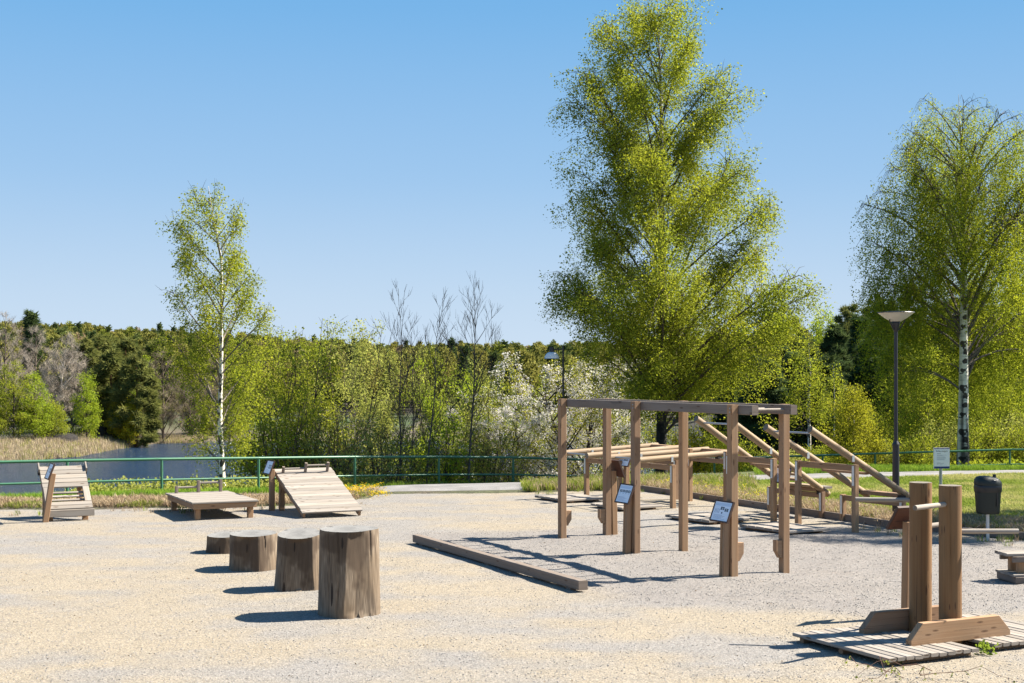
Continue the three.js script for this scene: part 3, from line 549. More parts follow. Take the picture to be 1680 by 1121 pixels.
// ---------------------------------------------------------------- rules sign
{
  const d = 30, x = across(1545, d), y = land(x, d), t = thing('park_sign', 'white information sign with blue top and bottom bands on a grey pole', 'sign', V(x, y, d), .12);
  const print = canvasTexture(512, 700, (g, w, h) => {
    g.fillStyle = '#f1f0f2'; g.fillRect(0, 0, w, h); g.fillStyle = '#0b3478'; g.fillRect(0, 0, w, 34); g.fillRect(0, h - 70, w, 70);
    g.fillStyle = '#15161c'; g.font = 'bold 62px sans-serif'; g.fillText('Östby utegym', 56, 130, 390);
    g.fillStyle = '#50525c'; g.fillRect(90, 190, 130, 14); g.fillStyle = '#8a8c96';
    [[90, 240, 320], [90, 262, 190], [90, 300, 280], [90, 322, 300], [90, 356, 290], [90, 378, 250], [90, 400, 270], [90, 500, 120], [90, 522, 230], [90, 550, 60], [180, 570, 90]].forEach(([a, b, c]) => g.fillRect(a, b, c, 8));
  });
  const top = EYE - (735 - 613) * d / FOCAL - y, h = .455;
  part('pole', new THREE.CylinderGeometry(.034, .034, top - .05, 16), M.galvDark, t, [0, (top - .05) / 2, -.045]);
  part('panel', new THREE.BoxGeometry(.36, h, .03), M.white, t, [0, top - h / 2, -.002]);
  part('print', new THREE.BoxGeometry(.352, h - .006, .003), std({ map: print, roughness: .4 }), t, [0, top - h / 2, .0155]);
  part('clamp', new THREE.BoxGeometry(.09, .04, .03), M.galvDark, t, [0, top - .1, -.03]); part('clamp', new THREE.BoxGeometry(.09, .04, .03), M.galvDark, t, [0, top - .36, -.03]);
}
// ---------------------------------------------------------------- litter bin
{
  const d = 22.3, x = across(1621, d), t = thing('litter_bin', 'black lidded litter bin with a bag on a galvanised post', 'litter bin', V(x, 0, d), .1);
  part('post', new THREE.CylinderGeometry(.028, .028, .72, 14), M.galv, t, [.02, .35, -.05]);
  const shape = (rows, sq = .78, seg = 40) => {
    const pos = [], idx = [], uv = [];
    rows.forEach(([y, a, b, tilt = 0], j) => { for (let i = 0; i <= seg; i++) { const an = i / seg * 2 * Math.PI, c = Math.cos(an), s = Math.sin(an), f = (v) => Math.sign(v) * Math.pow(Math.abs(v), sq); pos.push(a * f(c), y + tilt * a * f(c), b * f(s)); uv.push(i / seg, j); } });
    for (let j = 0; j < rows.length - 1; j++) for (let i = 0; i < seg; i++) { const a = j * (seg + 1) + i; idx.push(a, a + seg + 1, a + 1, a + 1, a + seg + 1, a + seg + 2); }
    const g = new THREE.BufferGeometry(); g.setAttribute('position', new THREE.Float32BufferAttribute(pos, 3)); g.setAttribute('uv', new THREE.Float32BufferAttribute(uv, 2)); g.setIndex(idx); g.computeVertexNormals(); return g;
  };
  const y0 = .45;
  part('body', shape([[y0, 0, 0], [y0, .17, .13], [y0 + .015, .182, .14], [y0 + .06, .186, .142], [y0 + .34, .203, .155], [y0 + .46, .207, .157]]), M.bin, t);
  part('bag', shape([[y0 + .355, .209, .16], [y0 + .365, .214, .165], [y0 + .42, .219, .168], [y0 + .462, .216, .166], [y0 + .47, .206, .156]]), M.bag, t);
  const lid = part('lid', shape([[y0 + .462, .215, .164, -.05], [y0 + .49, .219, .167, -.08], [y0 + .53, .212, .16, -.12], [y0 + .575, .185, .14, -.12], [y0 + .605, .13, .1, -.1], [y0 + .615, 0, 0]]), M.bin, t);
  part('opening', shape([[0, .075, .03], [.055, .062, .024], [.075, .03, .012], [.078, 0, 0]]), M.bag, lid, [0.02, y0 + .485, .135]);
  part('latch', new THREE.CylinderGeometry(.026, .03, .045, 14), M.black, t, [.12, y0 + .615, -.02]);
  part('bracket', new THREE.BoxGeometry(.05, .25, .02), M.galv, t, [.02, y0 + .2, -.148]);
  part('band', new THREE.BoxGeometry(.02, .26, .012), M.bag, t, [.09, y0 + .26, .148]);
}
// ---------------------------------------------------------------- plant building blocks
class Tubes {
  constructor() { this.p = []; this.u = []; this.c = []; this.i = []; }
  add(pts, radii, seg, colour, vScale = 1 / 1.6) {
    const base = this.p.length / 3; let run = 0, side = new THREE.Vector3(1, 0, 0);
    for (let k = 0; k < pts.length; k++) {
      const t = (pts[Math.min(k + 1, pts.length - 1)]).clone().sub(pts[Math.max(k - 1, 0)]).normalize();
      if (Math.abs(t.dot(side)) > .9) side.set(0, .3, 1);
      const a = side.clone().addScaledVector(t, -side.dot(t)).normalize(), b = t.clone().cross(a); side = a;
      if (k) run += pts[k].distanceTo(pts[k - 1]);
      for (let s = 0; s <= seg; s++) { const an = s / seg * 2 * Math.PI, c = Math.cos(an) * radii[k], d = Math.sin(an) * radii[k]; this.p.push(pts[k].x + a.x * c + b.x * d, pts[k].y + a.y * c + b.y * d, pts[k].z + a.z * c + b.z * d); this.u.push(s / seg, run * vScale); const q = typeof colour === 'function' ? colour(pts[k].y, an) : colour; this.c.push(q[0], q[1], q[2]); }
    }
    for (let k = 0; k < pts.length - 1; k++) for (let s = 0; s < seg; s++) { const a = base + k * (seg + 1) + s, b = a + seg + 1; this.i.push(a, a + 1, b, a + 1, b + 1, b); }
  }
  build() { const g = new THREE.BufferGeometry(); g.setAttribute('position', new THREE.Float32BufferAttribute(this.p, 3)); g.setAttribute('uv', new THREE.Float32BufferAttribute(this.u, 2)); g.setAttribute('color', new THREE.Float32BufferAttribute(this.c, 3)); g.setIndex(this.i); g.computeVertexNormals(); return g; }
}
function faces(list) { const g = new THREE.BufferGeometry(); g.setAttribute('position', new THREE.Float32BufferAttribute(list, 3)); g.setAttribute('uv', new THREE.Float32BufferAttribute(new Float32Array(list.length / 3 * 2), 2)); g.computeVertexNormals(); return g; }
const randomDir = r => { const z = r() * 2 - 1, a = r() * 6.2832, q = Math.sqrt(1 - z * z); return new THREE.Vector3(q * Math.cos(a), z, q * Math.sin(a)); };
// a spray of leaves round a short hanging twig
function leafSpray(seed, n, size, spread, hang) {
  const r = rng(seed), l = [];
  for (let i = 0; i < n; i++) {
    const c = new THREE.Vector3((r() - .5) * spread, -r() * hang + hang * .3, (r() - .5) * spread), a = randomDir(r).multiplyScalar(size * (.6 + .6 * r())), b = randomDir(r).cross(a).normalize().multiplyScalar(a.length() * .42), f = randomDir(r).multiplyScalar(size * .1);
    if (a.y > 0) a.y *= -.6;
    const p = [c.clone(), c.clone().addScaledVector(a, .5).add(b), c.clone().add(a).add(f), c.clone().addScaledVector(a, .5).sub(b)];
    for (const k of [0, 1, 2, 0, 2, 3]) l.push(p[k].x, p[k].y, p[k].z);
  }
  return faces(l);
}
// a tuft of needles
function needleTuft(seed, n, len, width, flat = .6) {
  const r = rng(seed), l = [];
  for (let i = 0; i < n; i++) { const a = randomDir(r); a.y = a.y * flat + .15; a.normalize().multiplyScalar(len * (.55 + .5 * r())); const b = randomDir(r).cross(a).normalize().multiplyScalar(width), o = randomDir(r).multiplyScalar(len * .25); l.push(o.x + b.x, o.y + b.y, o.z + b.z, o.x - b.x, o.y - b.y, o.z - b.z, o.x + a.x, o.y + a.y, o.z + a.z); }
  return faces(l);
}
function bladeTuft(seed, n, h, width, spread, bend) {
  const r = rng(seed), l = [];
  for (let i = 0; i < n; i++) { const x = (r() - .5) * spread, z = (r() - .5) * spread, a = r() * 6.283, b = bend * (.3 + r()), k = h * (.5 + .6 * r()), dx = Math.cos(a), dz = Math.sin(a), wx = -dz * width, wz = dx * width, mx = x + dx * b * k * .35, mz = z + dz * b * k * .35, tx = x + dx * b * k, tz = z + dz * b * k, ty = k * (1 - .25 * b); l.push(x - wx, 0, z - wz, x + wx, 0, z + wz, mx + wx * .7, k * .55, mz + wz * .7, x - wx, 0, z - wz, mx + wx * .7, k * .55, mz + wz * .7, mx - wx * .7, k * .55, mz - wz * .7, mx - wx * .7, k * .55, mz - wz * .7, mx + wx * .7, k * .55, mz + wz * .7, tx, ty, tz); }
  return faces(l);
}
const leafMat = (t = .4) => new THREE.MeshPhysicalMaterial({ color: 0xffffff, roughness: 1, transmission: t, thickness: 0, side: THREE.DoubleSide, specularIntensity: .15 });
const ML = { leaf: leafMat(.56), needle: leafMat(.35), petal: leafMat(.4), blade: leafMat(.35), dry: leafMat(.2) };
const GEO = {
  birch: leafSpray(1, 23, .054, .32, .42), birch2: leafSpray(2, 23, .054, .32, .42), small: leafSpray(3, 14, .068, .38, .32), far: leafSpray(4, 16, .17, .8, .6), hang: leafSpray(5, 24, .052, .2, .75), twig: needleTuft(10, 34, .55, .008, .9),
  pine: needleTuft(6, 46, .34, .022), spruce: needleTuft(7, 40, .36, .026, .35), petal: leafSpray(8, 18, .05, .2, .2), farPine: needleTuft(9, 46, .75, .06, .55),
};
const copies = new THREE.Object3D(), tmpC = new THREE.Color();
function scatter(name, geo, mat, list, parent, extra) {                // list: [position, scale, turn, tilt, colour, sy]
  const m = new THREE.InstancedMesh(geo, mat, list.length); m.name = parent === scene ? numbered(name) : name;
  list.forEach(([p, s, turn, tilt, c, sy], i) => { copies.position.copy(p); copies.rotation.set(tilt ? tilt[0] : 0, turn, tilt ? tilt[1] : 0); copies.scale.set(s, s * (sy ?? 1), s); copies.updateMatrix(); m.setMatrixAt(i, copies.matrix); m.setColorAt(i, tmpC.setRGB(c[0], c[1], c[2])); });
  m.castShadow = m.receiveShadow = true; m.userData.kind = 'stuff'; parent.add(m); return m;
}
const bez = (a, b, c, n) => { const q = new THREE.QuadraticBezierCurve3(a, b, c); return q.getPoints(n); };

// a tree: stems, limbs, branches; env(h, az) is the reach of the crown at height h (0..1) in direction az
function tree(o) {
  const r = rng(o.seed), x = o.x ?? across(o.col, o.d), ground = land(x, o.d), H = o.H ?? (EYE - (o.top - HORIZON) * o.d / FOCAL - ground);
  const t = thing(o.name, o.label, o.category ?? 'tree', V(x, ground, o.d), 0, o.group), tips = [];
  const bark = o.bark ?? M.bark, barkColour = o.barkColour ?? [.25, .2, .16], limbs = new Tubes(), nStem = o.stems ?? 1, R0 = o.r ?? H * .011;
  for (let s = 0; s < nStem; s++) {
    const az = s * 2.4 + r() * 1.2, lean = nStem > 1 ? (o.spread ?? .25) * H * (.3 + .7 * r()) : 0, hs = nStem > 1 ? H * (.7 + .3 * (s === 0 ? 1 : r())) : H, r0 = nStem > 1 ? R0 * (.5 + .5 * r()) : R0;
    const lx = Math.cos(az) * lean + (o.lean ? o.lean[0] : 0), lz = Math.sin(az) * lean + (o.lean ? o.lean[1] : 0), pts = [], rad = [], n = 14, wob = (o.wobble ?? .012) * H;
    const b0 = nStem > 1 ? .12 * (1 + r()) : 0;
    for (let k = 0; k <= n; k++) { const f = k / n; pts.push(new THREE.Vector3(Math.cos(az) * b0 + lx * Math.pow(f, 1.3) + wob * (noise(f * 4, s * 3 + 1, 1e6, 1e6, o.seed) - .5) * 2 * f, -.25 + f * (hs + .25), Math.sin(az) * b0 + lz * Math.pow(f, 1.3) + wob * (noise(f * 4, s * 3 + 9, 1e6, 1e6, o.seed + 1) - .5) * 2 * f)); rad.push(Math.max(.006, r0 * (Math.pow(1 - f, .85) + (f < .1 ? .35 * (1 - f * 10) : 0)))); }
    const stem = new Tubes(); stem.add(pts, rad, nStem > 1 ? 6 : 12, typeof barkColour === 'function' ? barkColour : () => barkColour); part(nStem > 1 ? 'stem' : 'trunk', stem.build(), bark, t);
    const at = f => { const q = clamp(f) * n, k = Math.min(n - 1, Math.floor(q)); return pts[k].clone().lerp(pts[k + 1], q - k); };
    const nl = Math.round((o.limbs ?? 30) / nStem), h0 = o.h0 ?? .15;
    for (let i = 0; i < nl; i++) {
      const ht = h0 + (1.0 - h0) * Math.pow((i + r() * .9) / nl, o.bias ?? .9), a = i * 2.39996 + r() * 1.1 + s, reach = o.env(ht, a) * (.62 + .42 * r()) * (o.inner && r() < .4 ? .55 : 1), up = (o.up ?? .7) * (o.free ? .45 + 1.5 * r() * r() + .5 * r() : .7 + .6 * r());
      if (o.even && r() > .30 + .7 * o.env(ht, a) / o.even) continue;
      if (o.openFront && ht < .6 && Math.sin(a) > .35) continue;
      const start = at(Math.max((o.minStart ?? .04) * (.75 + .7 * r()), (ht * H - reach * up) / hs)), tip = at(Math.min(1, ht * H / hs)); tip.y = ht * H - (o.droop ?? 0) * reach; tip.x += Math.cos(a) * reach; tip.z += Math.sin(a) * reach;
      if (o.minStart && tip.y < start.y + .3 * reach) tip.y = start.y + (.1 + .3 * r()) * reach; else if (start.y > tip.y + .2 && !(o.droop > 0)) start.y = tip.y;
      const mid = start.clone().lerp(tip, .5); mid.y += reach * (o.arch ?? .12);
      const L = start.distanceTo(tip), q = bez(start, mid, tip, 5), lr = Math.max(.008, Math.min(r0 * .42, .012 * L + .006) * (o.limbR ?? 1));
      limbs.add(q, q.map((_, k) => lr * (1 - k / 5 * .8)), 5, o.limbColour ?? (typeof barkColour === 'function' ? [.16, .13, .11] : barkColour));
      const ns = Math.max(2, Math.round(L * (o.sub ?? 4)));
      for (let k = 0; k < ns; k++) {
        const f = .22 + .78 * Math.sqrt(r()), b = q[Math.min(5, Math.floor(f * 5))].clone().lerp(q[Math.min(5, Math.floor(f * 5) + 1)], f * 5 - Math.floor(f * 5)), dir = q[5].clone().sub(q[3]).normalize().multiplyScalar(.7).add(randomDir(r).multiplyScalar(.85)); dir.y += o.subUp ?? .1;
        const len = (o.subLen ?? .38) * L * (.35 + .65 * r()) * (1.25 - f) + (o.subMin ?? .25), e = b.clone().addScaledVector(dir.normalize(), len), m = b.clone().lerp(e, .5); e.y -= (o.subDroop ?? 0) * len;
        limbs.add([b, m, e], [lr * .22 + .003, lr * .12 + .002, .0015], 3, o.twigColour ?? o.limbColour ?? (typeof barkColour === 'function' ? [.13, .10, .085] : barkColour));
        tips.push([b, m, e, (len + .1) * (o.clump && r() < .45 ? .08 : 1), r()]);
        if (o.twigs) for (let w = 0; w < o.twigs; w++) { const g = .3 + .7 * r(), c = b.clone().lerp(e, g), d2 = dir.clone().add(randomDir(r).multiplyScalar(.6)); d2.y += o.subUp ?? .1; const z = c.clone().addScaledVector(d2.normalize(), len * .45 + .12); limbs.add([c, z], [.005, .002], 3, o.twigColour ?? o.limbColour ?? [.13, .10, .085]); }
      }
      tips.push([q[3], q[4], q[5], L * .5, r()]);
    }
  }
  part(nStem > 1 ? 'branches' : 'limbs', limbs.build(), o.limbMat ?? M.bark, t).userData.kind = 'stuff';
  for (const lf of o.leaves ?? []) {
    let total = 0; const cum = tips.map(q => total += q[3]), list = [];
    for (let k = 0; k < lf.n; k++) {
      const z = r() * total; let a = 0, b = cum.length - 1; while (a < b) { const m = a + b >> 1; if (cum[m] < z) a = m + 1; else b = m; }
      const [p0, p1, p2, , tone] = tips[a], f = .12 + .93 * r(), p = f < .5 ? p0.clone().lerp(p1, f * 2) : p1.clone().lerp(p2, f * 2 - 1); p.x += (r() - .5) * lf.jitter; p.y += (r() - .5) * lf.jitter - (lf.sag ?? 0) * r(); p.z += (r() - .5) * lf.jitter;
      if (p.y < .12) p.y = .12 + r() * .3;
      const q = lf.colours, c = mix3(q[0], q[1], clamp(.65 * tone + .5 * r() - .08)), v = .85 + .3 * r();
      list.push([p, lf.scale * (.65 + .7 * r()), r() * 6.283, [(r() - .5) * .7, (r() - .5) * .7], [c[0] * v, c[1] * v, c[2] * v]]);
    }
    scatter(lf.name ?? 'crown', lf.geo, lf.mat ?? ML.leaf, list, t);
  }
  return t;
}
const round = (w, low = .25) => (h) => w * Math.pow(Math.max(0, Math.sin(Math.PI * clamp(low + (1 - low) * h * .97))), .7);
const sided = (l, rt) => (h, a) => lerp(table(l, h), table(rt, h), (Math.cos(a) + 1) / 2);
// white birch stem, broken by rough black bark near the ground
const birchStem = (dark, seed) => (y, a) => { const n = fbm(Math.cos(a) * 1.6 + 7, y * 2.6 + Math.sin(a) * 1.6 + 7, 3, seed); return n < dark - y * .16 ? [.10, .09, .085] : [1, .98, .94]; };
const spring = [[.185, .235, .018], [.375, .385, .03]], lime = [[.21, .30, .018], [.39, .44, .03]], willow = [[.25, .28, .05], [.43, .43, .10]], gold = [[.40, .36, .02], [.55, .48, .025]];
const pineC = [[.11, .13, .032], [.225, .225, .06]], spruceC = [[.04, .072, .025], [.10, .135, .04]];

// ---------------------------------------------------------------- the three birches
{
  const H = 14.95;                                     
  const f = m => m.map(([y, v]) => [(y + 1) / 16, v * .93]);
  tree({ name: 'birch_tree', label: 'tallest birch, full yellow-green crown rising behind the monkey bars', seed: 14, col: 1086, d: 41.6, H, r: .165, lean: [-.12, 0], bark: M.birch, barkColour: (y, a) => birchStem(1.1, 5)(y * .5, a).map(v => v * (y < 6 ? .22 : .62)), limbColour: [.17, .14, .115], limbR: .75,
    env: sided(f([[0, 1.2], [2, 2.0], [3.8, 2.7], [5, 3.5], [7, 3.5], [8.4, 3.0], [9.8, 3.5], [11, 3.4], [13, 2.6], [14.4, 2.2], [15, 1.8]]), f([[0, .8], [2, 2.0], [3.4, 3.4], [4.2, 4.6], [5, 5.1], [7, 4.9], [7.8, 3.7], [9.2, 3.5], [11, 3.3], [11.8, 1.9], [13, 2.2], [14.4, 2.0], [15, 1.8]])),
    even: 4.2, limbs: 150, h0: .12, bias: .95, up: 1.05, free: true, clump: true, minStart: .14, droop: .03, arch: .12, sub: 5, subLen: .5, subMin: .4, subDroop: .3, subUp: .1, inner: true,
    leaves: [{ geo: GEO.birch, n: 9600, scale: 1.08, jitter: .34, sag: .3, colours: spring }, { geo: GEO.birch2, n: 4600, scale: 1.08, jitter: .4, sag: .5, colours: spring }] });
  const H2 = 14, f2 = m => m.map(([y, v]) => [(y + 1) / H2, v]);
  tree({ name: 'birch_tree', label: 'weeping birch with thick white trunk behind the information sign', seed: 31, col: 1580, d: 50, H: H2, r: .22, bark: M.birch, barkColour: birchStem(.82, 8), limbColour: [.30, .27, .24], twigColour: [.12, .09, .07],
    env: sided(f2([[0, 2.6], [3.9, 3.6], [5.7, 4.0], [7.5, 4.2], [9.7, 4.0], [11.5, 3.4], [12.6, 2.3], [13, 1.6]]), f2([[0, 2.6], [3.9, 3.6], [5.7, 4.0], [7.5, 4.2], [9.7, 4.0], [11.5, 3.4], [12.6, 2.3], [13, 1.6]])),
    limbs: 112, h0: .18, bias: .85, up: .9, free: true, clump: true, minStart: .30, openFront: true, droop: .10, arch: .28, sub: 5, subLen: .4, subMin: .4, subDroop: .8, subUp: .1, inner: true,
    leaves: [{ geo: GEO.hang, n: 9600, scale: 1.1, jitter: .35, sag: 2.4, colours: [[.165, .22, .014], [.36, .375, .024]] }, { geo: GEO.birch, n: 2600, scale: 1, jitter: .35, sag: .4, colours: spring }] });
  const H3 = 8.2, f3 = m => m.map(([y, v]) => [(y + .4) / H3, v]);
  tree({ name: 'birch_tree', label: 'slim young birch with thin white trunk beside the lake', seed: 47, col: 366, d: 35.6, H: H3, r: .085, lean: [-.22, .1], wobble: .02, bark: M.birch, barkColour: birchStem(.3, 9), limbColour: [.42, .38, .34], twigColour: [.14, .11, .09],
    env: sided(f3([[.3, .5], [1.4, .9], [2.9, 1.2], [3.9, 1.45], [5, 1.3], [6.1, 1.15], [7.2, .9], [7.8, .3]]), f3([[.3, .5], [1.4, .9], [2.9, 1.2], [3.9, 1.45], [5, 1.3], [6.1, 1.15], [7.2, .9], [7.8, .3]])),
    limbs: 44, h0: .2, bias: .8, up: 1.0, arch: .05, droop: 0, sub: 5, subLen: .35, subDroop: .2, subUp: .15, twigs: 1,
    leaves: [{ geo: GEO.birch, n: 1700, scale: .92, jitter: .2, sag: .15, colours: spring }] });
  // beyond the right edge of the view; its crown dapples the gravel by the bin
  tree({ name: 'birch_tree', label: 'birch at the edge of the lawn beyond the step bench', seed: 53, x: 15.2, d: 25.6, H: 11, r: .16, bark: M.birch, barkColour: birchStem(.6, 4), limbColour: [.3, .27, .24], env: round(2.9, .3), limbs: 40, h0: .32, up: .9, sub: 5, subDroop: .4, leaves: [{ geo: GEO.birch, n: 3000, scale: 1.2, jitter: .25, sag: .3, colours: spring }] });
}
// ---------------------------------------------------------------- bare saplings and blossom behind the fence
[[655, 41, 474, .032, 'bare slim sapling with upright twigs, tallest of the three by the path'], [672, 42, 545, .026, 'bare thin sapling, shortest of three close together by the path'], [697, 41, 482, .034, 'bare slim sapling leaning a little beside two others by the path'], [768, 41.5, 462, .042, 'bare sapling standing alone with a wide fan of twigs']].forEach(([col, d, top, r, label], i) =>
  tree({ name: 'bare_sapling', label, seed: 70 + i, col, d, top, r, group: 'bare saplings behind the fence', lean: [[.1, 0], [.15, 0], [.55, 0], [.25, 0]][i], barkColour: [.27, .24, .21], env: sided([[0, .3], [.5, .55], [.75, i === 3 ? 1.0 : .65], [1, .1]], [[0, .3], [.5, .55], [.75, i === 3 ? 1.0 : .65], [1, .1]]), limbs: i === 3 ? 26 : 20, h0: .38, up: 1.7, arch: -.10, sub: 6, subLen: .4, subUp: .7, twigs: 3, limbR: .8, wobble: .02, leaves: [] }));
tree({ name: 'blossom_tree', label: 'spreading cherry tree covered in white blossom behind the far machines', seed: 81, col: 948, d: 47, top: 588, stems: 5, spread: .34, r: .09, barkColour: [.10, .08, .07], env: h => 1.5 + 1.4 * Math.sin(Math.PI * clamp(.12 + h * .86)), limbs: 80, h0: .10, up: .8, arch: .05, sub: 7, subLen: .4, subUp: .25,
  leaves: [{ geo: GEO.petal, mat: ML.petal, name: 'blossom', n: 3200, scale: 1.0, jitter: .14, colours: [[.60, .57, .52], [.80, .77, .72]] }, { geo: GEO.small, n: 2400, scale: .8, jitter: .35, colours: [[.25, .28, .03], [.46, .42, .06]] }] });
tree({ name: 'blossom_tree', label: 'small cherry bush with loose white blossom near the lone bare sapling', seed: 82, col: 818, d: 46, top: 640, stems: 3, spread: .3, r: .05, barkColour: [.10, .08, .07], env: round(1.0, .3), limbs: 24, h0: .12, up: .9, sub: 6, subUp: .25,
  leaves: [{ geo: GEO.petal, mat: ML.petal, name: 'blossom', n: 1100, scale: 1.1, jitter: .16, colours: [[.62, .58, .54], [.78, .75, .72]] }, { geo: GEO.small, n: 420, scale: .75, jitter: .3, colours: willow }] });
// ---------------------------------------------------------------- willow and spring thicket on the bank
const shrub = (name, label, col, d, top, w, colours, n, seed, o = {}) => tree({ name, label, category: 'shrub', group: 'thicket on the lake bank', seed, col, d, top, stems: o.stems ?? 6, spread: o.spread ?? .2, r: o.r ?? .045, barkColour: o.bark ?? [.16, .13, .10], env: o.env ?? round(w, .3), limbs: o.limbs ?? 42, h0: .12, up: 1.5, arch: -.03, sub: 5, subLen: .4, subUp: .5, twigs: 1, leaves: [{ geo: o.geo ?? GEO.small, n: Math.round(n * .95), scale: o.scale ?? .9, jitter: .4, colours, mat: o.mat }], ...o.more });
shrub('willow_shrub', 'green willow shrub with dark stems beside the slim young birch', 432, 41, 548, 1.2, spring, 900, 101);
shrub('willow_shrub', 'tall many-stemmed willow shrub behind the sloping sit-up board', 492, 42, 524, 1.5, spring, 1300, 102, { stems: 8 });
shrub('willow_shrub', 'tall grey-green willow shrub next to the three bare saplings', 572, 44, 526, 1.5, willow, 1200, 103, { stems: 8 });
shrub('willow_shrub', 'pale willow shrub with yellowish catkins behind the bare saplings', 622, 47, 552, 1.4, willow, 1000, 104);
shrub('willow_shrub', 'bright lime willow shrub between the bare saplings', 712, 46, 590, 1.3, lime, 1000, 105);
shrub('willow_shrub', 'olive willow shrub behind the lone bare sapling', 752, 52, 596, 1.6, willow, 1200, 106);
shrub('willow_shrub', 'loose pale willow shrub between the lone sapling and the cherry bush', 790, 47, 640, 1.2, willow, 700, 107);
shrub('willow_shrub', 'bright green rounded shrub showing over the cherry bush', 858, 56, 622, 1.6, lime, 1200, 108);
shrub('brush_shrub', 'tangled half-bare brush below the willows by the fence', 545, 39.5, 690, 1.3, willow, 330, 109, { bark: [.24, .19, .14], more: { twigs: 3 } });
shrub('brush_shrub', 'tangled half-bare brush around the bare saplings', 632, 40.5, 680, 1.3, willow, 330, 110, { bark: [.24, .19, .14], more: { twigs: 3 } });
shrub('brush_shrub', 'low leafy brush at the foot of the lone sapling', 728, 42, 690, 1.2, lime, 420, 111, { more: { twigs: 2 } });
shrub('brush_shrub', 'low half-bare brush below the cherry bush', 800, 42.5, 705, 1.1, willow, 300, 112, { bark: [.24, .19, .14], more: { twigs: 3 } });
shrub('willow_shrub', 'leafy shrub below the tall willow behind the sit-up board', 462, 39.5, 640, 1.0, spring, 560, 114);
shrub('yellow_shrub', 'glowing yellow-green shrub behind the fence by the tallest birch', 1140, 47, 700, 1.0, gold, 700, 116);
shrub('leafy_shrub', 'green shrub behind the fence under the tallest birch', 1195, 52, 715, 1.2, spring, 700, 117);
shrub('leafy_shrub', 'green shrub between the blossom tree and the trunk of the tallest birch', 1035, 54, 610, 1.9, spring, 1300, 118);
// ---------------------------------------------------------------- wood behind the lawn
const conifer = (label, col, d, top, w, seed, o = {}) => tree({ name: o.pine ? 'pine_tree' : 'spruce_tree', label, group: o.group ?? 'dark conifers behind the lawn', seed, col, d, top, r: o.r ?? .14, barkColour: o.pine ? [.30, .17, .10] : [.13, .10, .085], env: o.pine ? round(w, .2) : (h => .2 + w * (1.04 - h)), limbs: o.limbs ?? (o.pine ? 40 : 70), h0: o.h0 ?? (o.pine ? .35 : .05), up: o.pine ? .5 : -.15, droop: o.pine ? 0 : .18, arch: o.pine ? .08 : .02, sub: 3.5, subLen: .35, subDroop: o.pine ? 0 : .2, leaves: [{ geo: o.geo ?? (o.pine ? GEO.pine : GEO.spruce), mat: ML.needle, n: o.n ?? 1500, scale: o.scale ?? 1.15, jitter: .35, colours: o.pine ? pineC : spruceC }] });
const leafy = (name, label, col, d, top, w, seed, o = {}) => tree({ name, label, group: o.group ?? 'leafy trees behind the lawn', seed, col, d, top, r: o.r ?? .1, stems: o.stems ?? 1, bark: o.white ? M.birch : M.bark, barkColour: o.white ? birchStem(.35, seed) : [.17, .14, .12], limbColour: [.14, .11, .09], env: round(w, o.low ?? .2), limbs: o.limbs ?? 40, h0: o.h0 ?? .3, up: .9, sub: 4, subDroop: .2, leaves: [{ geo: o.geo ?? GEO.small, n: o.n ?? 1300, scale: o.scale ?? 1.1, jitter: .4, colours: o.colours ?? spring }] });
[[1278, 82, 575, 2.2], [1322, 96, 556, 2.6], [1368, 84, 538, 2.6], [1412, 92, 520, 3.0], [1455, 80, 500, 2.8], [1245, 95, 590, 2.4], [1500, 90, 470, 3.0], [1545, 84, 500, 2.8], [1612, 92, 480, 3.0], [1665, 86, 470, 3.0], [1700, 78, 500, 2.6], [1200, 100, 600, 2.4], [1262, 70, 598, 2.3], [1306, 72, 580, 2.2], [1352, 69, 590, 2.3], [1432, 70, 560, 2.5], [1475, 68, 570, 2.5]].forEach(([c, d, t, w], i) => conifer('dark spruce standing in the wood behind the lawn', c, d, t, w, 150 + i));
[[1300, 106, 528, 2.4], [1390, 104, 506, 2.6], [1435, 110, 490, 2.6], [1580, 100, 470, 2.8], [1640, 74, 520, 2.2], [1345, 74, 610, 1.8]].forEach(([c, d, t, w], i) => conifer('pine with a rounded dark crown in the wood behind the lawn', c, d, t, w, 170 + i, { pine: true, n: 1700, h0: .2 }));
leafy('young_birch', 'slim birch with fresh crown standing before the dark spruces', 1328, 66, 560, 1.25, 181, { white: true, n: 480, h0: .4, colours: spring });
leafy('young_birch', 'light green birch top rising above the dark spruces', 1352, 112, 502, 2.2, 182, { white: true, scale: 1.7, colours: lime, n: 1000 });
leafy('young_birch', 'bright yellow-green young birch, bushy to the ground, behind the fence', 1402, 54, 636, 1.1, 183, { h0: .06, low: .35, white: true, colours: [[.24, .25, .015], [.40, .38, .03]], n: 1200, scale: .9, r: .05 });
leafy('young_birch', 'thin pale birch stem with few leaves before the spruces', 1368, 62, 600, .5, 184, { white: true, n: 90, h0: .5, r: .05, limbs: 14 });
leafy('leafy_tree', 'leafy tree filling in behind the weeping birch', 1520, 62, 560, 2.4, 185, { colours: spring, n: 1800, h0: .08, low: .3 });
leafy('leafy_tree', 'leafy tree on the sunny side of the weeping birch', 1655, 60, 590, 2.4, 186, { colours: spring, n: 1800, h0: .06, low: .3 });
leafy('leafy_tree', 'leafy tree directly behind the white trunk', 1590, 66, 580, 2.4, 188, { colours: spring, n: 1800, h0: .06, low: .3 });
[[1440, 55, 735], [1500, 54, 715], [1560, 56, 685], [1620, 54.5, 690], [1675, 55, 680], [1720, 53, 690], [1290, 58, 742], [1340, 60, 738]].forEach(([c, d, t], i) => shrub('undergrowth_shrub', 'low leafy shrub in the undergrowth behind the fence', c, d, t, 1.3, i % 2 ? spring : willow, 620, 200 + i, { stems: 5 }));
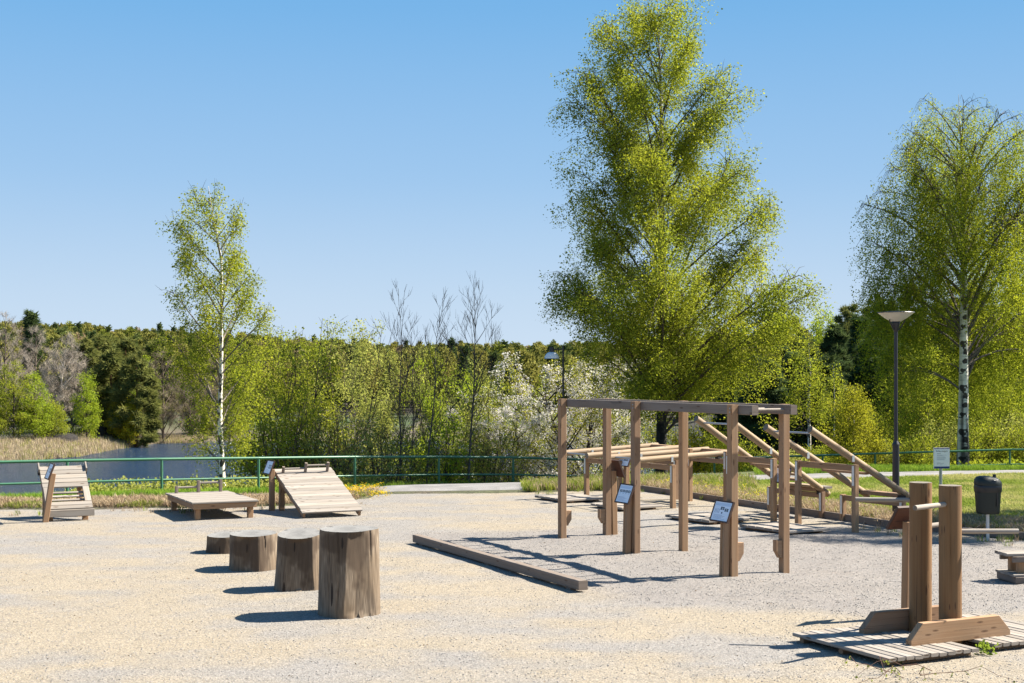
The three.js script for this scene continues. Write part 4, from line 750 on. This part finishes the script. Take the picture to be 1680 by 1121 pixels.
// ---------------------------------------------------------------- far bank of the lake
const G2 = 'trees on the far bank of the lake';
[[8, 152, 512, 3.4, [.36, .30, .26], 0], [58, 156, 536, 2.8, [.34, .28, .24], 0], [92, 148, 548, 2.2, [.75, .72, .68], 1.2], [118, 150, 560, 2.6, [.32, .26, .22], 0], [268, 158, 578, 3.2, [.30, .24, .19], 0], [312, 162, 590, 3.2, [.28, .23, .19], 0], [345, 166, 585, 3.0, [.30, .24, .2], 0]].forEach(([c, d, t, w, bc, lean], i) =>
  tree({ name: 'bare_tree', label: ['tall bare grey-brown tree with a wide twiggy crown on the far bank', 'bare brown tree beside the pointed spruce', 'bare tree with leaning white stem on the far bank', 'bare brown tree behind the leaning white stem', 'twiggy brown tree by the far lawn', 'twiggy brown tree behind the slim young birch', 'twiggy brown tree beyond the end of the far lawn'][i], group: G2, seed: 230 + i, col: c, d, top: t, r: .16, lean: [lean, 0], barkColour: bc, limbColour: bc, env: round(w, .12), limbs: 34, h0: .25, up: 1.1, sub: 3.2, subLen: .45, subUp: .4, twigs: 4, limbR: 1.3, leaves: [{ geo: GEO.twig, mat: ML.dry, name: 'twigs', n: 230, scale: 1.2, jitter: .5, colours: i < 4 ? [[.30, .25, .195], [.46, .40, .33]] : [[.20, .16, .11], [.32, .26, .18]] }, ...(i > 3 ? [{ geo: GEO.far, n: 120, scale: .7, jitter: .6, colours: [[.14, .14, .04], [.24, .22, .06]] }] : [])] }));
conifer('pointed dark spruce rising above the bare trees on the far bank', 53, 172, 515, 2.2, 240, { group: G2, geo: GEO.farPine, n: 1000, scale: 1 });
[[182, 152, 574, 2.6], [224, 150, 580, 2.6], [135, 166, 556, 3.4], [160, 172, 552, 3.2], [205, 176, 556, 3.4], [255, 178, 560, 3.2]].forEach(([c, d, t, w], i) => conifer(['broad dark pine by the far lawn', 'brownish pine next to the broad dark pine', 'pine behind the yellow-green tree on the far bank', 'pine in the second row behind the broad dark pine', 'pine in the second row above the far lawn', 'pine behind the twiggy brown trees'][i], c, d, t, w, 250 + i, { pine: true, group: G2, geo: GEO.farPine, n: 620, scale: 1.0, h0: .12, r: .2 }));
[[22, 138, 590, 2.4, spring, 'tall olive-green tree at the reed edge'], [56, 139, 612, 1.9, lime, 'lime-green tree at the reed edge'], [142, 145, 606, 1.5, lime, 'small yellow-green tree before the bare trees'], [238, 160, 582, 2.2, lime, 'light green tree beside the brownish pine'], [198, 150, 648, 1.8, gold, 'low golden willow on the far lawn'], [212, 149, 652, 1.5, gold, 'low golden willow leaning over the reeds'], [-20, 138, 600, 2.6, spring, 'green tree at the left end of the reeds'], [85, 141, 655, 1.6, spring, 'low green shrub tree behind the reeds'], [372, 168, 640, 3, spring, 'green tree on the far shore behind the slim birch'], [330, 164, 650, 2.4, spring, 'green tree on the far shore near the twiggy trees']].forEach(([c, d, t, w, col, label], i) => leafy('leafy_tree', label + ' of the lake', c, d, t, w, 270 + i, { group: G2, colours: col, geo: GEO.far, n: 560, scale: .8, h0: i > 3 && i < 6 ? .35 : .15 }));
// wooded ridge across the lake: one mass of tree tops
{
  const r = rng(300), kinds = [0, 1, 2].map(k => {
    const q = rng(310 + k), list = [];
    const n = k === 2 ? 150 : 190;
    for (let i = 0; i < n; i++) { const h = k === 1 ? .12 + .88 * q() : .35 + .65 * q(), w = k === 1 ? 2.4 * (1.05 - h) + .15 : 2.7 * Math.pow(Math.sin(Math.PI * clamp(.15 + .82 * (h - .35) / .65)), .6), a = q() * 6.283, rr = w * Math.sqrt(.25 + .75 * q()), c = new THREE.Vector3(Math.cos(a) * rr, h * 12, Math.sin(a) * rr); for (let f = 0; f < 6; f++) { const u = randomDir(q).multiplyScalar(.62), v = randomDir(q).cross(u).normalize().multiplyScalar(.22), o = randomDir(q).multiplyScalar(.5).add(c); if (k === 1) u.y *= .4; list.push(o.x + v.x, o.y + v.y, o.z + v.z, o.x - v.x, o.y - v.y, o.z - v.z, o.x + u.x, o.y + u.y + .2, o.z + u.z); } }
    list.push(-.2, 0, 0, .2, 0, 0, 0, 10, 0, 0, 0, -.2, 0, 0, .2, 0, 10, 0);
    return faces(list);
  });
  const lists = [[], [], []];
  for (let i = 0; i < 5200; i++) {
    const c = -260 + r() * 1900, ds = table(SHORE, Math.min(c, 1050)), d = ds + 34 + Math.pow(r(), .75) * 330;
    if (c > 1020 && d < 170) continue;
    const x = across(c, d), y = land(x, d), k = r() < .62 ? 0 : r() < .55 ? 1 : 2, col = k === 0 ? mix3(pineC[0], pineC[1], r()) : k === 1 ? mix3(spruceC[0], spruceC[1], r()) : r() < .4 ? mix3([.17, .14, .09], [.26, .2, .13], r()) : mix3([.10, .13, .02], [.17, .20, .03], r());
    const s = (.55 + .28 * r()) * (k === 1 ? 1.08 : 1); lists[k].push([new THREE.Vector3(x, y - .3, -d), s, r() * 6.28, null, [col[0] * 1.28, col[1] * 1.17, col[2]], .9 + .25 * r()]);
  }
  lists.forEach((l, k) => { const m = scatter('far_forest', kinds[k], ML.needle, l, scene); tag(m, ['mass of far pines on the wooded ridge across the lake', 'mass of far spruces on the wooded ridge across the lake', 'mass of far leafy and bare trees on the wooded ridge'][k], 'forest'); });
}
// ---------------------------------------------------------------- ground cover
function fill(n, seed, colRange, dAt, make) { const r = rng(seed), out = []; for (let i = 0; i < n; i++) { const c = lerp(colRange[0], colRange[1], r()), q = dAt(c, r); if (q === null) continue; const x = across(c, q), m = make(r, c, q, x); if (m) out.push([new THREE.Vector3(x, land(x, q), -q), ...m]); } return out; }
const stuff = (name, geo, mat, list, label, cat) => tag(scatter(name, geo, mat, list, scene), label, cat);
const tilt = (r, a) => [(r() - .5) * a, (r() - .5) * a];
const dryC = [[.27, .19, .115], [.48, .38, .25]], strawC = [[.36, .29, .19], [.50, .41, .28]];
const tuftDry = bladeTuft(401, 16, .18, .006, .2, .9), tuftGrass = bladeTuft(402, 14, .2, .006, .16, .5), tuftLawn = bladeTuft(403, 16, .07, .006, .2, .6), tuftReed = bladeTuft(404, 16, 1.15, .03, .9, .22);
const leftDry = (c, r) => c < 560 || (c > 880 && c < 1050) ? table(YARD, c) + .05 + r() * 1.45 : null;
stuff('dry_grass', tuftDry, ML.dry, [...fill(6000, 411, [-60, 640], (c, r) => c < 575 + 55 * r() ? table(YARD, c) + .02 + Math.pow(r(), .8) * (c < 430 ? 1.35 : 1.9) : null, (r, c, d, x) => { const n = fbm(x * 1.3, d * 1.3, 3, 415); return r() < 1.4 * (.56 - n) ? null : [.35 + .75 * r() * (.5 + n), r() * 6.28, tilt(r, .8), n < .42 && r() < .6 ? mix3([.16, .2, .03], [.3, .32, .06], r()) : mix3(dryC[0], dryC[1], r())]; }), ...fill(5200, 412, [1052, 1740], (c, r) => table(YARD, c) + .1 + r() * 2.0, (r) => [.65 + .6 * r(), r() * 6.28, tilt(r, .5), mix3(dryC[0], dryC[1], r())])], 'strips of dry brown grass and stubble along the edges of the gravel', 'grass');
stuff('green_grass', tuftGrass, ML.blade, [...fill(6500, 421, [-60, 620], (c, r) => { const f = table(FENCE, c), y = table(YARD, c); return c > 430 && r() < .5 ? null : lerp(Math.max(y + 1.7, f - 1.3), f + 1.3, r()); }, (r, c, d, x) => [.6 + .8 * r(), r() * 6.28, tilt(r, .3), mix3([.12, .22, .02], [.26, .38, .04], r())]),
  ...fill(3000, 422, [860, 1240], (c, r) => lerp(table(YARD, c) + (c < 1060 ? .05 : 1.6), c < 950 ? 33.6 : 35, r()), (r) => [.5 + .8 * r(), r() * 6.28, tilt(r, .4), r() < .3 ? mix3(dryC[0], dryC[1], r()) : mix3([.15, .20, .03], [.30, .33, .05], r())]),
  ...fill(2600, 423, [600, 1240], (c, r) => table(FENCE, c) - .9 + r() * 2.4, (r) => [.7 + .9 * r(), r() * 6.28, tilt(r, .4), mix3([.10, .18, .02], [.22, .30, .04], r())]),
  ...fill(7500, 424, [1240, 1740], (c, r) => lerp(table([[1060, 36.6], [1250, 36.8], [1400, 37.7], [1500, 38.3], [1650, 39.5], [2300, 43.2]], c), table(FENCE, c) + 3, Math.pow(r(), .8)), (r) => [.45 + .6 * r(), r() * 6.28, tilt(r, .4), mix3([.11, .20, .02], [.26, .36, .035], r())]),
  ...fill(1600, 425, [1052, 1740], (c, r) => table(YARD, c) + .15 + r() * 2.6, (r) => [.5 + .6 * r(), r() * 6.28, tilt(r, .4), mix3([.16, .22, .03], [.34, .36, .05], r())])], 'fresh green grass along the fence and path verges', 'grass');
stuff('lawn_grass', tuftLawn, ML.blade, fill(17000, 431, [1110, 1760], (c, r) => lerp(table(YARD, c) + 1.7, table([[1060, 33.4], [1250, 34.2], [1400, 35.1], [1500, 35.8], [1650, 37.2], [2300, 40.9]], c), Math.pow(r(), .8)), (r, c, d, x) => { const n = fbm(x * .8, d * .8, 3, 433); return [.8 + .7 * r(), r() * 6.28, tilt(r, .3), mix3(mix3([.16, .22, .03], [.27, .33, .05], r()), [.42, .40, .14], smooth(.45, .7, n))]; }), 'mown spring lawn with paler dry patches', 'grass');
stuff('reeds', tuftReed, ML.dry, fill(5200, 441, [-120, 330], (c, r) => { const w = c < 250 ? 14 : 4; return table(SHORE, c) - 1.5 + r() * w; }, (r, c) => [.42 + .42 * r(), r() * 6.28, tilt(r, .2), r() < .14 ? [.34, .34, .08] : mix3(strawC[0], strawC[1], r())]), 'belt of pale dry reeds along the far shore', 'reeds');
stuff('bank_plants', GEO.small, ML.leaf, [...fill(1500, 451, [120, 620], (c, r) => table(FENCE, c) + .4 + r() * 2.2, (r) => [.8 + .6 * r(), r() * 6.28, tilt(r, 1), mix3(willow[0], willow[1], r())]), ...fill(1800, 452, [1080, 1760], (c, r) => table(FENCE, c) + 1.5 + r() * 5, (r) => [1 + .8 * r(), r() * 6.28, tilt(r, 1), mix3(spring[0], spring[1], r() * .8)])].map(q => { q[0].y += .12 + .3 * ((q[2] * 7.3) % 1); return q; }), 'low leafy ground cover on the bank behind the fence', 'ground cover');
// yellow flowers by the path mouth
stuff('yellow_flowers', leafSpray(460, 9, .03, .16, .12), ML.petal, [...fill(90, 461, [545, 640], (c, r) => table(YARD, Math.min(c, 575)) + .1 + r() * 1.6, (r) => [.7 + .5 * r(), r() * 6.28, tilt(r, 1), [.75, .52, .02]]), ...fill(60, 462, [1080, 1300], (c, r) => table(YARD, c) + .3 + r() * 1.8, (r) => [.6 + .5 * r(), r() * 6.28, tilt(r, 1), [.66, .58, .04]])].map(q => { q[0].y += .2; return q; }), 'small yellow flowers in the dry planting', 'flowers');
// loose stones on the yard
{
  const r = rng(470), g = new THREE.IcosahedronGeometry(.5, 0), p = g.attributes.position; g.scale(1, .62, .8);
  const list = []; for (let i = 0; i < 90000 && list.length < 60000; i++) { const d = 11.2 + Math.pow(r(), 1.25) * 18, c = -20 + r() * 1740, x = across(c, d), l = loose(x, d); if (d > table(YARD, c) - .1 || (l < .5 && r() > .38)) continue; const m = .10 + .42 * r() * r(), s = .009 + .016 * r() * r(); list.push([new THREE.Vector3(x, yardY(x, d) + s * .12, -d), s, r() * 6.28, tilt(r, 1.4), [.5 * (.7 * m + .46), .465 * (.7 * m + .46), .43 * (.7 * m + .46)]]); }
  stuff('loose_stones', g, std({ color: 0xffffff, roughness: .95 }), list, 'loose crushed stones strewn over the gravel yard', 'gravel');
}
// odd leaves, twigs and weeds on the gravel
{
  const r = rng(475), list = [], weeds = [];
  for (let i = 0; i < 420; i++) { const d = 11.5 + r() * 17, c = r() * 1680, x = across(c, d); if (d > table(YARD, c) - .2) continue; list.push([new THREE.Vector3(x, yardY(x, d) + .008, -d), .5 + .8 * r(), r() * 6.28, tilt(r, .5), mix3([.10, .07, .045], [.26, .18, .10], r())]); }
  stuff('leaf_litter', leafSpray(476, 2, .035, .06, .004), ML.dry, list, 'odd dry leaves and twig bits lying on the gravel', 'leaf litter');
  for (let i = 0; i < 700; i++) { const c = -20 + r() * 1740, d = table(YARD, c) + .25 - Math.pow(r(), 2.2) * 1.6, x = across(c, d); if (c > 610 && c < 875 || fbm(x * 1.1, d * 1.1, 2, 478) < .5) continue; weeds.push([new THREE.Vector3(x, yardY(x, d) - .005, -d), .3 + .5 * r(), r() * 6.28, tilt(r, .6), r() < .5 ? mix3(dryC[0], dryC[1], r()) : mix3([.14, .19, .03], [.28, .32, .05], r())]); }
  stuff('edge_weeds', tuftGrass, ML.blade, weeds, 'sparse weeds creeping from the planting into the gravel', 'weeds');
}
// brambles creeping by the deck
{
  const r = rng(480), c = [across(1500, 12.35), 12.35], t = thing('bramble', 'thin trailing bramble with small green leaves before the ground deck', 'plant', V(c[0], 0, c[1]));
  const stems = new Tubes(), list = [];
  for (let i = 0; i < 7; i++) { let p = new THREE.Vector3((r() - .5) * .5, .02, (r() - .5) * .3), a = r() * 6.28; const pts = [p.clone()]; for (let k = 0; k < 6; k++) { a += (r() - .5) * .9; p = p.clone().add(new THREE.Vector3(Math.cos(a) * .14, 0, Math.sin(a) * .09)); p.y = .02 + .10 * Math.sin((k + 1) / 6 * 3.0) * (.4 + r()); pts.push(p.clone()); if (r() < .75) list.push([p.clone(), .6 + .4 * r(), r() * 6.28, tilt(r, 1), mix3([.12, .16, .03], [.28, .3, .05], r())]); } stems.add(pts, pts.map((_, k) => .004 - k * .0004), 4, [.20, .11, .08]); }
  part('stems', stems.build(), M.bark, t).userData.kind = 'stuff';
  scatter('leaves', leafSpray(481, 4, .035, .09, .05), ML.leaf, list, t);
  const w = spot([3.87, 13.3], -.3, .66), tw = thing('weed', 'small green weed in the gap between the two ground decks', 'plant', V(w[0], 0, w[1]));
  scatter('leaves', leafSpray(482, 10, .05, .14, .1), ML.leaf, [0, 1, 2, 3, 4, 5, 6, 7, 8].map(k => [new THREE.Vector3((k % 3 - 1) * .05, .07 + .03 * (k % 2), (k % 2) * .06), .8, k, [.3, .2], [.20, .27, .03]]), tw);
}
// dark boulders and a driftwood pile on the far shore
[[95, 141, 4.6, .9, 'long dark low rock outcrop behind the reeds'], [150, 150, 4.2, 1.2, 'dark rocky mound with a brown crown behind the reeds'], [172, 152, 3.0, 1.0, 'smaller dark rock beside the rocky mound'], [215, 152, 2.2, .9, 'low rock at the end of the reeds']].forEach(([c, d, w, h, label], i) => {
  const g = new THREE.IcosahedronGeometry(1, 3), p = g.attributes.position; for (let k = 0; k < p.count; k++) { const x = p.getX(k), y = p.getY(k), z = p.getZ(k), f = .75 + .5 * fbm(x * 1.6 + 9, y * 1.6 + z * 1.3 + 9, 3, 500 + i); p.setXYZ(k, x * f * w / 2, y * f * h, z * f * w * .35); } g.computeVertexNormals();
  const x = across(c, d), m = part('boulder', g, M.rock, scene); m.position.copy(V(x, land(x, d) + .1, d)); tag(m, label, 'rock', 'rocks on the far shore');
});
renderer.render(scene, camera);
